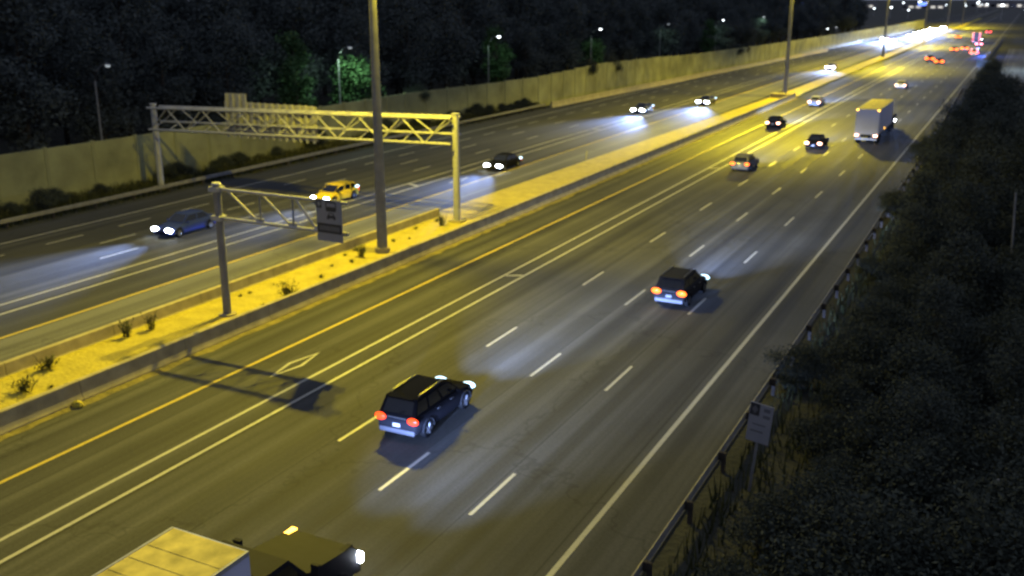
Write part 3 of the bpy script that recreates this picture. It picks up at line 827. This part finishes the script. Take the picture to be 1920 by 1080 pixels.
# eastbound, heading away from the camera
box_truck("box_truck", "white topped box truck with a dark cab cut by the lower left edge", "truck", -16.35, 9.9, CARGO, CABK, W=2.45, boxL=5.7, boxH=3.65, cabL=4.5, light=1.6)
car("suv", "black sport utility car with red tail lights nearest in the middle lane", "car", -19.75, 31.1, R(1.5), BLACKP, "suv", 4.75, 1.86, 1.70, M_TAIL, M_CYAN, 1.7, lamp_scale=1.45, round_lamps=True)
car("suv", "dark suv with orange tail lights alone in the middle of the right lanes", "car", -15.75, 52.0, 0, CHAR, "suv", 4.6, 1.86, 1.66, M_TAILO, M_CYAN, 1.7, lamp_scale=1.6, round_lamps=True)
car("hatchback", "dark hatchback with orange tail lights beside the double buffer lines", "car", -23.5, 97.0, 0, GREYP, "hatch", 4.4, 1.82, 1.52, M_TAILO, None, round_lamps=True, lamp_scale=1.3)
car("sedan", "dark sedan with pale tail lights just behind the semi trailer", "car", -19.95, 115.6, 0, BLACKP, "sedan", 4.7, 1.84, 1.46, M_TAILP, None, round_lamps=True, lamp_scale=1.5)
car("hatchback", "black hatchback in the carpool lane with pale round tail lights", "car", -28.05, 131.3, 0, BLACKP, "hatch", 4.5, 1.82, 1.5, M_TAILP, None, 2.5, round_lamps=True, lamp_scale=1.4)
car("sedan", "pale sedan farther up the carpool lane beside the barrier end", "car", -28.5, 161.8, 0, SILV, "sedan", 4.7, 1.84, 1.46, M_TAILP, None, 3.0, round_lamps=True, lamp_scale=1.5)
car("sedan", "pale sedan ahead of the semi trailer with its beam on the road", "car", -20.0, 200.3, 0, SILV, "sedan", 4.7, 1.84, 1.46, M_TAILP, None, round_lamps=True, lamp_scale=1.5)
box_truck("semi_truck", "white box semi trailer with a sodium lit roof in the right lanes", "truck", -15.35, 120.6, CARGO, CABK, W=2.6, boxL=13.0, boxH=4.0, floor=1.1, cabL=4.3, tail=M_TAILP, trailer=True)

def far_car(label, u, v, rz, p, style, tail=None, head=None, light=0.0, scale=1.5, cat="car"):
    return car("sedan" if style == "sedan" else "suv" if style == "suv" else "van", label, cat, u, v, rz, p, style,
               4.7 if style != "van" else 5.3, 1.84 if style != "van" else 2.0, 1.46 if style == "sedan" else 1.7 if style == "suv" else 2.1,
               tail, head, light, lamp_scale=scale, mirror=False, two_spots=False, round_lamps=True)
far_car("distant dark car with orange tail lights, left one of the pair side by side", -22.3, 287.5, 0, CHAR, "suv", M_TAILF, light=0.6, scale=3.0)
far_car("distant dark car with orange tail lights, right one of the pair side by side", -19.4, 279.5, 0, CHAR, "sedan", M_TAILF, light=0.6, scale=3.0)
far_car("distant car with orange tail lights, left one of the second pair up the road", -20.2, 347.0, 0, CHAR, "sedan", M_TAILF, light=0.6, scale=3.0)
far_car("distant car with orange tail lights, right one of the second pair up the road", -17.4, 351.0, 0, GREYP, "suv", M_TAILF, light=0.6, scale=3.0)
far_car("distant car with pink red tail lights just beyond the flashing van", -14.8, 386.0, 0, GREYP, "suv", M_PINKL, light=0.6, scale=3.0)
far_car("far car with orange tail lights on the left of the far queue", -25.9, 459.0, 0, CHAR, "sedan", M_TAILF, light=0.5, scale=3.4)
far_car("far car with orange tail lights beside the far trailer", -20.2, 505.0, 0, CHAR, "sedan", M_TAILF, light=0.5, scale=3.0)
far_car("farthest van with red tail lights at the head of the far queue", -16.6, 520.0, 0, GREYP, "van", M_REDL, light=0.5, scale=3.0)

# van with flashing red and pink rear lights in the right lane
vt = far_car("boxy van with bright red and pink rear lights in the far right lane", -13.4, 324.0, 0, WHITEP, "van", M_REDL, light=0.9, scale=3.0, cat="van")
for s in (-1, 1):
    b = MB(); b.box(s * 0.78 - 0.16, s * 0.78 + 0.16, -2.72, -2.60, 1.75, 2.05).bevel(0.03); b.build("beacon", M_PINKL, vt)
b = MB(); b.box(0.55, 0.95, 0.4, 0.7, 2.1, 2.28).bevel(0.05); b.build("beacon", M_BLUESIGN, vt)
d = bpy.data.lights.new("beacon_light", 'POINT'); d.color = (0.08, 0.18, 1.0); d.energy = 6000; d.shadow_soft_size = 0.15
o = bpy.data.objects.new("beacon_light", d); COL.objects.link(o); o.parent = vt; o.location = (1.35, 0.55, 2.2)
# tall trailer far up the road with pink lights on its rear
box_truck("semi_truck", "distant tall box trailer with pink red lights up its rear", "truck", -16.9, 408.0, CARGO, CABK, W=2.6, boxL=12.0, boxH=4.0, floor=1.1, cabL=4.3, tail=M_PINKL, trailer=True, light=0.5)
pt = [o for o in COL.objects if o.name.startswith("semi_truck") and o.parent is None][-1]
for s in (-1, 1):
    for z in (1.6, 2.3, 3.0, 3.7):
        b = MB(); b.ellipsoid((s * 1.12, -0.05, z), 0.20, 0.08, 0.22, 10, 6); b.build("warning_light", M_PINKL if z > 2 else M_REDL, pt, True)

# westbound, heading towards the camera
WB = PI
car("sedan", "dark blue car with white headlights on the far left", "car", -53.0, 51.2, WB, NAVY, "sedan", 4.8, 1.84, 1.46, M_TAIL, M_HEADL, 1.5, rear_glow=(M_VIOL, -1, 0.75), lamp_scale=1.7)
car("hatchback", "yellow car with white headlights partly hidden by the lane sign", "car", -50.2, 65.4, WB, YELP, "hatch", 4.4, 1.82, 1.44, M_TAIL, M_HEADL, 0.5, rear_glow=(M_CYAN, -1, 1.0), lamp_scale=1.3)
car("sedan", "black sedan with white headlights right of the gantry post", "car", -45.1, 86.2, WB, BLACKP, "sedan", 4.7, 1.84, 1.46, M_TAIL, M_HEADL, 1.0, rear_glow=(M_CYAN, -1, 0.85), lamp_scale=1.7)
car("sedan", "oncoming car with a long blue beam, left of the pair past the gantry", "car", -49.5, 139.3, WB, GREYP, "sedan", 4.7, 1.84, 1.46, M_TAIL, M_HEADL, 1.3, rear_glow=(M_CYAN, -1, 0.9), lamp_scale=2.0)
car("sedan", "oncoming car close to the median, right one of the pair past the gantry", "car", -44.4, 154.9, WB, GREYP, "sedan", 4.7, 1.84, 1.46, M_TAIL, M_HEADL, 1.3, rear_glow=(M_CYAN, -1, 0.9), lamp_scale=2.0)
car("sedan", "oncoming car with violet headlights beyond the second tall pole", "car", -40.6, 246.0, WB, SILV, "sedan", 4.7, 1.84, 1.46, M_TAIL, M_HEADV, 1.2, lamp_scale=2.2)
M_HEADF = emit("far_headlight_lens_lit", (0.85, 0.92, 1.0), 160.0)
far_car("far oncoming car with blazing cyan headlights left of the white glare", -46.2, 412.0, WB, GREYP, "sedan", M_TAIL, M_HEADF, 8.0, 3.0)
far_car("far oncoming suv beside the car with blazing cyan headlights", -49.8, 418.0, WB, GREYP, "suv", M_TAIL, M_HEADF, 8.0, 3.0)
rq = random.Random(4)
for k, (u, v) in enumerate(((-41.0, 452), (-44.6, 462), (-40.6, 474), (-44.8, 486), (-41.0, 498), (-45.0, 508), (-41.2, 524), (-45.3, 534), (-41.0, 556), (-45.0, 566), (-41.0, 590))):
    st = rq.choice(("sedan", "suv", "van"))
    q = far_car("far oncoming vehicle with blazing headlights in the white glare up the road", u, v, WB, GREYP, st, M_TAIL, M_HEADF, 6.0, 3.2)
    q["group"] = "oncoming headlights in the far white glare"

# ------------------------------------------------------------------ trees and plants
def leaf_cloud(b, rg, clumps, n, size):
    """n leaf-sized faces scattered through overlapping clumps (x, y, z, rx, rz)"""
    tot = sum(c[3] ** 2 * c[4] for c in clumps)
    for c in clumps:
        k = max(8, int(n * c[3] ** 2 * c[4] / tot))
        for _ in range(k):
            p = Vector((rg.gauss(0, 0.56), rg.gauss(0, 0.56), rg.gauss(0, 0.50)))
            if p.length > 1.5: p *= 1.5 / p.length
            q = Vector((c[0] + p.x * c[3], c[1] + p.y * c[3], c[2] + p.z * c[4]))
            s = size * rg.uniform(0.6, 1.4)
            a = Vector((rg.gauss(0, 1), rg.gauss(0, 1), rg.gauss(0, 0.6))).normalized()
            d = a.cross(Vector((rg.gauss(0, 1), rg.gauss(0, 1), rg.gauss(0, 1)))).normalized()
            b.face([q - a * s, q - d * s * 0.45, q + a * s, q + d * s * 0.45])

def tree_meshes(seed, h, cr, n=3800, leaf=0.30, m=None, low=0.22):
    rg = random.Random(seed)
    tb = MB()
    bend = (rg.uniform(-0.4, 0.4), rg.uniform(-0.4, 0.4))
    r0 = h * 0.020
    tb.tube([(0, 0, -0.1), (bend[0] * 0.4, bend[1] * 0.4, h * 0.35), (bend[0], bend[1], h * 0.85)], [r0, r0 * 0.75, r0 * 0.2], 8)
    clumps = []
    nb = 16
    for i in range(nb):
        z = h * lerp(low, 0.93, (i + rg.random()) / nb)
        k = (z / h - low) / (1 - low)
        rr = cr * (math.sin(PI * min(1, 0.18 + 0.80 * k)) ** 0.7) * rg.uniform(0.45, 1.0)
        a = rg.uniform(0, 2 * PI)
        x, y = bend[0] * k + math.cos(a) * rr * 0.75, bend[1] * k + math.sin(a) * rr * 0.75
        tb.tube([(bend[0] * k * 0.8, bend[1] * k * 0.8, max(0.3, z - h * 0.12)), (x, y, z)], [r0 * 0.4, r0 * 0.1], 5)
        cs = cr * rg.uniform(0.28, 0.5)
        clumps.append((x, y, z, cs, cs * rg.uniform(0.7, 1.05)))
    clumps.append((bend[0], bend[1], h * 0.9, cr * 0.3, h * 0.09))
    cb = MB(); leaf_cloud(cb, rg, clumps, n, leaf)
    return tb.mesh("trunk", M_BARK, True), cb.mesh("crown", m or M_LEAF)

def shrub_meshes(seed, h, cr, n=1800, leaf=0.16, m=None):
    rg = random.Random(seed)
    tb = MB(); clumps = []
    for i in range(14):
        a = rg.uniform(0, 2 * PI); rr = cr * rg.uniform(0.1, 0.95); z = h * rg.uniform(0.25, 0.85)
        p = (math.cos(a) * rr, math.sin(a) * rr, z)
        tb.tube([(math.cos(a) * 0.1, math.sin(a) * 0.1, -0.05), (p[0] * 0.5, p[1] * 0.5, z * 0.55), p], [0.05, 0.035, 0.012], 5)
        clumps.append((*p, cr * rg.uniform(0.20, 0.48), h * rg.uniform(0.10, 0.24)))
    cb = MB(); leaf_cloud(cb, rg, clumps, n, leaf)
    return tb.mesh("stems", M_BARK, True), cb.mesh("foliage", m or M_LEAF2)

TREES = [tree_meshes(11, 14, 4.2, 9000, 0.2), tree_meshes(12, 16, 4.6, 10000, 0.2), tree_meshes(13, 12, 3.8, 8000, 0.2), tree_meshes(14, 15, 3.2, 8000, 0.2, low=0.12),
         tree_meshes(15, 10, 3.6, 3400, m=M_LEAFG, low=0.1),
         tree_meshes(16, 15, 3.2, 4200, m=M_LEAFG, low=0.12), tree_meshes(17, 12, 3.8, 9000, 0.16, m=M_LEAFD), tree_meshes(18, 10, 3.6, 9000, 0.16, m=M_LEAFD, low=0.1)]
SHRUBS = [shrub_meshes(21, 2.6, 1.7, 10000, 0.068), shrub_meshes(22, 3.4, 1.9, 13000, 0.068), shrub_meshes(23, 1.6, 1.3, 1200, 0.12, M_WEED)]

def tree(i, u, v, s, label, group, name="leafy_tree", rz=None):
    t = thing(name, label, "tree", (u, v, -0.05), random.uniform(0, 6.28) if rz is None else rz, group)
    t.scale = (s, s, s * random.uniform(0.94, 1.06))
    link("trunk", TREES[i][0], t); link("crown", TREES[i][1], t)
    return t
def shrub(i, u, v, s, label, group=None, cat="shrub", name="shrub", z=-0.05, sz=1.0):
    t = thing(name, label, cat, (u, v, z), random.uniform(0, 6.28), group)
    t.scale = (s, s, s * sz)
    link("stems", SHRUBS[i][0], t); link("foliage", SHRUBS[i][1], t)
    return t

# trees lit by the white street lamps behind the wall
G_BACK = "dark trees behind the noise wall"
tree(5, -80.5, 98.0, 0.86, "slender tree lit green beside the street lamp left of the tall pole", None)
tree(4, -78.6, 108.0, 0.90, "broad low tree lit green between that street lamp and the tall pole", None)
tree(5, -79.0, 148.5, 0.80, "tree with a green lit edge beside the middle white street lamp", None)
tree(4, -79.5, 191.5, 0.78, "small tree faintly lit green beside the white lamp right of the middle one", None)
tree(5, -75.5, 262.0, 0.72, "narrow dim green tree over the wall left of the second tall pole", None)
rg = random.Random(5)
for row, (du, hs) in enumerate(((-82.5, 1.0), (-89, 1.12), (-97, 1.25), (-107, 1.35), (-122, 1.5), (-140, 1.6), (-162, 1.7))):
    v = 34.0 + row * 4
    while v < 520:
        u = du + rg.uniform(-1.8, 1.8) + max(0, (v - 140)) * 0.028
        clear = row == 0 and any(abs(v - q) < 5 for q in (98, 108, 148, 191.5, 262))
        if not clear:
            tree(rg.choice((0, 1, 2, 3, 0, 1)), u, v, hs * rg.uniform(0.85, 1.2), "tall dark leafy tree in the unlit wood behind the noise wall", G_BACK)
        v += rg.uniform(7.5, 11) * (1 + row * 0.12) * (1.0 if v < 220 else 1.5)

# creeper hanging over the wall top
for v, s in ((112, 0.8), (160, 1.0), (171, 0.9), (243, 0.9), (250, 0.7), (290, 0.5)):
    x, h = wall_at(v)
    shrub(1, x - 0.9, v, s, "leafy creeper spilling over the top of the noise wall", "creepers over the noise wall top", "creeper", "wall_creeper", z=h - 2.2 * s)

# brush between the far guardrail and the wall
for i in range(46):
    v = 38 + i * 2.2 + rg.uniform(-0.8, 0.8)
    x, h = wall_at(v)
    shrub(rg.choice((0, 2, 0)), lerp(-66.6, x + 0.7, rg.uniform(0.1, 0.9)), v, rg.uniform(0.45, 0.85), "dark roadside bush on the verge at the foot of the noise wall", "bushes at the foot of the noise wall")
shrub(0, -69.2, 87.0, 1.0, "round dark bush standing out against the wall under the gantry sign")

def grass_strip(name, n, rect_, h, m, seed):
    rg = random.Random(seed); b = MB()
    u0, u1, v0, v1 = rect_
    for _ in range(n):
        v = v0 + (v1 - v0) * rg.random() ** 1.3
        u = rg.uniform(u0, u1)
        hh = h * rg.uniform(0.5, 1.3); a = rg.uniform(0, PI); w = 0.035 * rg.uniform(0.7, 1.6)
        dx, dy = math.cos(a) * w, math.sin(a) * w
        lx, ly = rg.uniform(-0.35, 0.35) * hh, rg.uniform(-0.35, 0.35) * hh
        b.face([(u - dx, v - dy, -0.06), (u + dx, v + dy, -0.06), (u + lx, v + ly, hh)])
    return kind(b.build(name, m), "stuff")
grass_strip("tall_grass", 16000, (-70.6, -65.8, 30, 140), 0.75, M_GRASS, 8)
grass_strip("verge_grass", 15000, (-7.6, 6.0, 14, 120), 0.8, M_GRASS, 9)

# weeds in the dirt median
def weed_mesh(seed, n, h, r):
    rg = random.Random(seed); b = MB()
    for _ in range(n):
        a = rg.uniform(0, 2 * PI); k = rg.uniform(0.0, r); x, y = math.cos(a) * k * 0.4, math.sin(a) * k * 0.4
        ex, ey, ez = math.cos(a) * k, math.sin(a) * k, h * rg.uniform(0.5, 1.1)
        b.tube([(x, y, -0.03), (lerp(x, ex, 0.4), lerp(y, ey, 0.4), ez * 0.6), (ex, ey, ez)], [0.012, 0.009, 0.003], 4)
        for _ in range(5):
            t_ = rg.uniform(0.35, 1.0); q = Vector((lerp(x, ex, t_), lerp(y, ey, t_), ez * t_)); s = rg.uniform(0.04, 0.10)
            d = Vector((rg.gauss(0, 1), rg.gauss(0, 1), rg.gauss(0, 0.7))).normalized(); e = d.cross(Vector((0.3, 0.5, 1))).normalized()
            b.face([q, q + d * s + e * s * 0.4, q + d * s * 2, q + d * s - e * s * 0.4])
    return b.mesh("weed", M_WEED)
WE = [weed_mesh(31, 34, 0.95, 0.5), weed_mesh(32, 22, 0.8, 0.35), weed_mesh(33, 40, 0.5, 0.6)]
def weed(i, u, v, s, label, group=None):
    o = link("weed", WE[i], None); o.location = (u, v, 0.2); o.scale = (s, s, s); o.rotation_euler.z = random.uniform(0, 6)
    return tag(o, label, "weed", group)
weed(0, -34.85, 40.6, 1.35, "bushiest weed in the median, right of the cantilever sign post")
weed(1, -38.0, 32.2, 1.2, "thin upright weed against the far barrier, left of the sign post")
weed(1, -37.8, 33.5, 1.2, "upright weed beside the thin one by the far barrier, left of the sign post")
weed(0, -36.8, 50.4, 1.0, "weed hugging the left foot of the tall light pole")
weed(0, -36.9, 60.6, 1.1, "weed at the left foot of the gantry post")
weed(2, -37.8, 27.4, 1.2, "low sprawling weed at the left frame edge by the far barrier")
weed(2, -36.4, 25.1, 1.2, "dark low weed at the left frame edge in the middle of the median")
rg = random.Random(12)
for i in range(16):
    weed(2, rg.uniform(-38.2, -34.7), rg.uniform(24, 62), rg.uniform(0.25, 0.55), "tiny dry weed tuft in the dirt median", "tiny weeds scattered in the median")
for v in (31.2, 44.7, 56.0):
    b = MB(); rgb = random.Random(int(v)); b.ellipsoid((0, 0, 0.1), 0.28, 0.2, 0.16, 9, 6)
    for vv in b.bm.verts: vv.co *= rgb.uniform(0.85, 1.15)
    o = b.build("rubble_lump", M_SAND); o.location = (-33.45 if v < 40 else -34.9, v if v > 40 else 25.4, 0.0 if v < 40 else 0.2)
    tag(o, {31.2: "pale lump of rubble on the grit below the near median barrier", 44.7: "pale stone in the median beside the bushy weed", 56.0: "stone in the median between light pole and gantry post"}[v], "stone")
b = MB(); b.tube([(0, 0, 0), (0, 0, 1.0)], [0.05, 0.05], 8); o = b.build("marker_post", M_SIGNW); o.location = (-39.6, 94.5, 0.05)
tag(o, "short pale marker post alone in the dirt median past the gantry", "marker post")

# dark bank of trees and shrubs beyond the right guardrail
G_R = "dark shrubs on the right bank"
G_RT = "dark trees on the right bank"
rg = random.Random(41)
for v in [17 + i * 2.3 for i in range(48)]:
    for k in range(3):
        u = [-4.3, -1.9, 1.2][k] + rg.uniform(-0.7, 0.7)
        if abs(v - 30) < 3.5 and k == 0: u = -3.6
        shrub(rg.choice((0, 1)), u, v + rg.uniform(-1, 1), rg.uniform(0.6, 0.9) if k == 0 else rg.uniform(0.75, 1.25), "dark leafy shrub in the thicket beyond the right guardrail", G_R)
RT = [(-4.7 + rg.uniform(-0.5, 0.4), v, h) for v, h in ((63, 4.6), (71, 5.6), (80, 5.4), (89, 6.3), (98, 5.9), (107, 6.6), (117, 6.2), (127, 6.9), (138, 6.5), (149, 6.9), (161, 6.6), (174, 6.6), (188, 6.2), (203, 5.8))]
RT += [(-1.4 + rg.uniform(-0.7, 0.7), v, h) for v, h in ((33, 4.2), (44, 4.8), (54, 5.4), (64, 6.0), (74, 6.6), (84, 6.4), (94, 7.2), (104, 7.0), (115, 7.4), (126, 7.0), (138, 7.0), (150, 6.6))]
RT += [(1.9 + rg.uniform(-0.6, 0.6), v, h) for v, h in ((40, 5.0), (52, 6.0), (66, 7.0), (80, 7.6), (95, 8.0), (110, 8.2), (124, 7.8))]
for k, (u, v, h) in enumerate(RT):
    i = (0, 4, 2)[k % 3]
    s = h / (12.0 if i in (0, 2) else 10.0)
    tree(6 if i in (0, 1, 2) else 7, u, v, s, "dark leafy tree in the thicket beyond the right guardrail", G_RT)
shrub(1, -7.0, 41.5, 0.62, "shrub leaning over the guardrail, nearest one past the roadside sign")
shrub(1, -6.6, 60.5, 0.5, "shrub leaning over the guardrail near the pool of blue light")
shrub(1, -7.6, 79.5, 0.72, "shrub hiding the guardrail farther up the right verge")
shrub(1, -8.0, 112.0, 0.8, "shrub spilling over the guardrail level with the semi trailer")

# bare poles among the right-hand trees
for (u, v, h, lean), lab in (((0.95, 59.0, 6.3, 4.0), "thin grey pole among the dark trees in the upper right"), ((1.15, 30.2, 2.6, 5.0), "thin grey pole low in the dark lower right corner")):
    b = MB(); b.tube([(0, 0, 0), (0, 0, h)], [0.07, 0.05], 8); o = b.build("thin_pole", M_POLE, None, True); o.location = (u, v, 0); o.rotation_euler = (0, R(-lean), 0)
    tag(o, lab, "pole")

# ------------------------------------------------------------------ white street lamps behind the wall
def street_lamp(v, label, lens, power, u=-76.0, h=10.4, col=(0.62, 1.0, 0.72)):
    t = thing("street_lamp", label, "street lamp", (u, v, 0), 0, "street lamps behind the noise wall")
    b = MB(); b.tube([(-1.9, 0, -0.05), (-1.9, 0, h - 1.6)], [0.13, 0.085], 10); b.build("pole", M_POLE, t, True)
    b = MB(); b.tube([(-1.9, 0, h - 1.6), (-1.55, 0, h - 0.7), (-0.9, 0, h - 0.1), (-0.3, 0, h + 0.05)], [0.07, 0.06, 0.05, 0.045], 8); b.build("arm", M_POLE, t, True)
    b = MB(); b.ellipsoid((0, 0, h + 0.06), 0.42, 0.17, 0.10); hd = b.build("lamp_head", M_POLE, t, True)
    b = MB(); b.ellipsoid((0.05, 0, h - 0.06), 0.30, 0.19, 0.17); b.build("lens", lens, hd, True)
    if power: spot("street_lamp_beam", t, (0.05, 0, h - 0.35), (R(0), R(12), 0), power, col, 168, 0.5, 0.15)
    return t
for v, lab, lens, p in ((65.7, "dim street lamp behind the wall on the far left", M_LEDDIM, 0),
                        (103.5, "street lamp between two green lit trees left of the tall pole", M_LEDDIM, P_LED * 9),
                        (143.7, "white street lamp behind the wall right of the tall pole", M_LED, P_LED * 1.2),
                        (187.0, "bright white street lamp behind the wall in the middle of the row", M_LED, P_LED * 1.2),
                        (229.5, "faint street lamp right of the bright middle one behind the wall", M_LEDDIM, P_LED * 1),
                        (277.0, "white street lamp just left of the second tall pole over the wall", M_LED, P_LED * 2),
                        (325.0, "small pale street lamp beside the second tall pole over the wall", M_LEDPALE, P_LED * 2)):
    street_lamp(v, lab, lens, p)
for v, lab in ((352.0, "low white lamp over the wall, left of two"), (369.0, "low pale lamp over the wall, right of two")):
    t = street_lamp(v, lab, M_LED if v < 360 else M_LEDPALE, 0, u=-60.6 + 0.0, h=6.3)

# ------------------------------------------------------------------ far right: side road, sign, city
M_LOT = asphalt("asphalt_side_road", 0.16, 0.0, 3.5)
sheet("side_road", M_LOT, -5.0, 40.0, -0.04, 205, 372)
t = thing("street_lamp", "lone street lamp over the pale side road at the far right edge", "street lamp", (6.5, 262, 0))
b = MB(); b.tube([(0, 0, -0.05), (0, 0, 12)], [0.13, 0.08], 10); b.build("pole", M_GALV, t, True)
b = MB(); b.tube([(0, 0, 12), (-1.6, 0, 12.3)], [0.06, 0.05], 8); b.build("arm", M_GALV, t, True)
b = MB(); b.ellipsoid((-1.9, 0, 12.3), 0.42, 0.17, 0.12); hd = b.build("lamp_head", M_GALV, t, True)
b = MB(); b.ellipsoid((-1.9, 0, 12.2), 0.28, 0.16, 0.12); b.build("lens", M_LED, hd, True)
spot("street_lamp_beam", t, (-1.9, 0, 12.0), (0, 0, 0), 9000, (0.55, 0.75, 1.0), 150, 0.5, 0.15)
t = thing("roadside_board", "pale blue board facing traffic on the right verge near the far lights", "road sign", (-7.9, 256, 0))
b = MB(); b.box(-1.9, 1.9, -0.03, 0.03, 0.9, 2.5).bevel(0.02); b.build("panel", mat("pale_blue_sheet", (0.40, 0.52, 0.72), 0.4), t)
for x in (-1.2, 1.2):
    b = MB(); b.box(x - 0.06, x + 0.06, 0.031, 0.13, -0.05, 2.4); b.build("post", M_GALV, t)

M_BLD = mat("far_building_wall", (0.22, 0.21, 0.22), 0.9, var=0.15, scale=0.1)
def far_building(label, u, v, w, d, h, sign=None, wins=6):
    t = thing("commercial_building", label, "building", (u, v, 0))
    b = MB(); b.box(-w / 2, w / 2, 0, d, -0.1, h); b.build("wall", M_BLD, t)
    b = MB(); b.box(-w / 2 - 0.3, w / 2 + 0.3, -0.3, d + 0.3, h, h + 0.7); b.build("roof", M_BLD, t)
    for i in range(wins):
        x = -w / 2 + w * (i + 0.5) / wins
        b = MB(); b.box(x - w / wins * 0.32, x + w / wins * 0.32, -0.12, -0.002, h * 0.25, h * 0.6); b.build("window", M_WIN if i % 3 else M_GLASS, t)
    if sign:
        m, sw, sh = sign
        b = MB(); b.box(-sw / 2, sw / 2, -0.5, -0.15, h * 0.68, h * 0.68 + sh); b.build("lit_sign", m, t)
    return t
far_building("far low building with a bright blue sign, left one on the skyline", -300, 1560, 60, 30, 9, (M_BLUESIGN, 22, 5))
far_building("far low building with a pale cyan sign next to the blue sign", -236, 1600, 50, 30, 8, (M_CYANSIGN, 12, 4))
far_building("far low building with a small red sign between dim blocks", -345, 1640, 44, 30, 8, (M_REDSIGN, 10, 3))
far_building("far building with a violet blue sign near the road's end", -135, 1500, 56, 28, 8, (M_BLUESIGN, 10, 4))
far_building("far wide dim warehouse at the road's end", -40, 1700, 90, 40, 10, None, 10)
far_building("far building with a cyan sign at the right edge of view", 12, 1250, 40, 26, 8, (M_CYANSIGN, 12, 4))

rg = random.Random(77)
G_CITY = "street lights of the distant town"
cl = thing("town_lamp", "white street light among the distant town lights on the skyline", "street lamp", (-420, 1500, 0), 0, G_CITY)
b = MB(); b.tube([(0, 0, 0), (0, 0, 9)], [0.2, 0.12], 6); b.build("pole", M_GALV, cl, True)
b = MB(); b.ellipsoid((0, -0.4, 9.0), 1.0, 0.8, 0.6, 8, 5); b.build("lens", M_LED, cl, True)
for i in range(30):
    c = copy_tree(cl); v = rg.uniform(750, 1900)
    ang = R(27.113) - math.atan((rg.uniform(1470, 1915) - 960) / 1831.4)
    c.location = (-math.tan(ang) * v, v, 0)
    k = rg.uniform(0.7, 1.2); c.scale = (k, k, k)
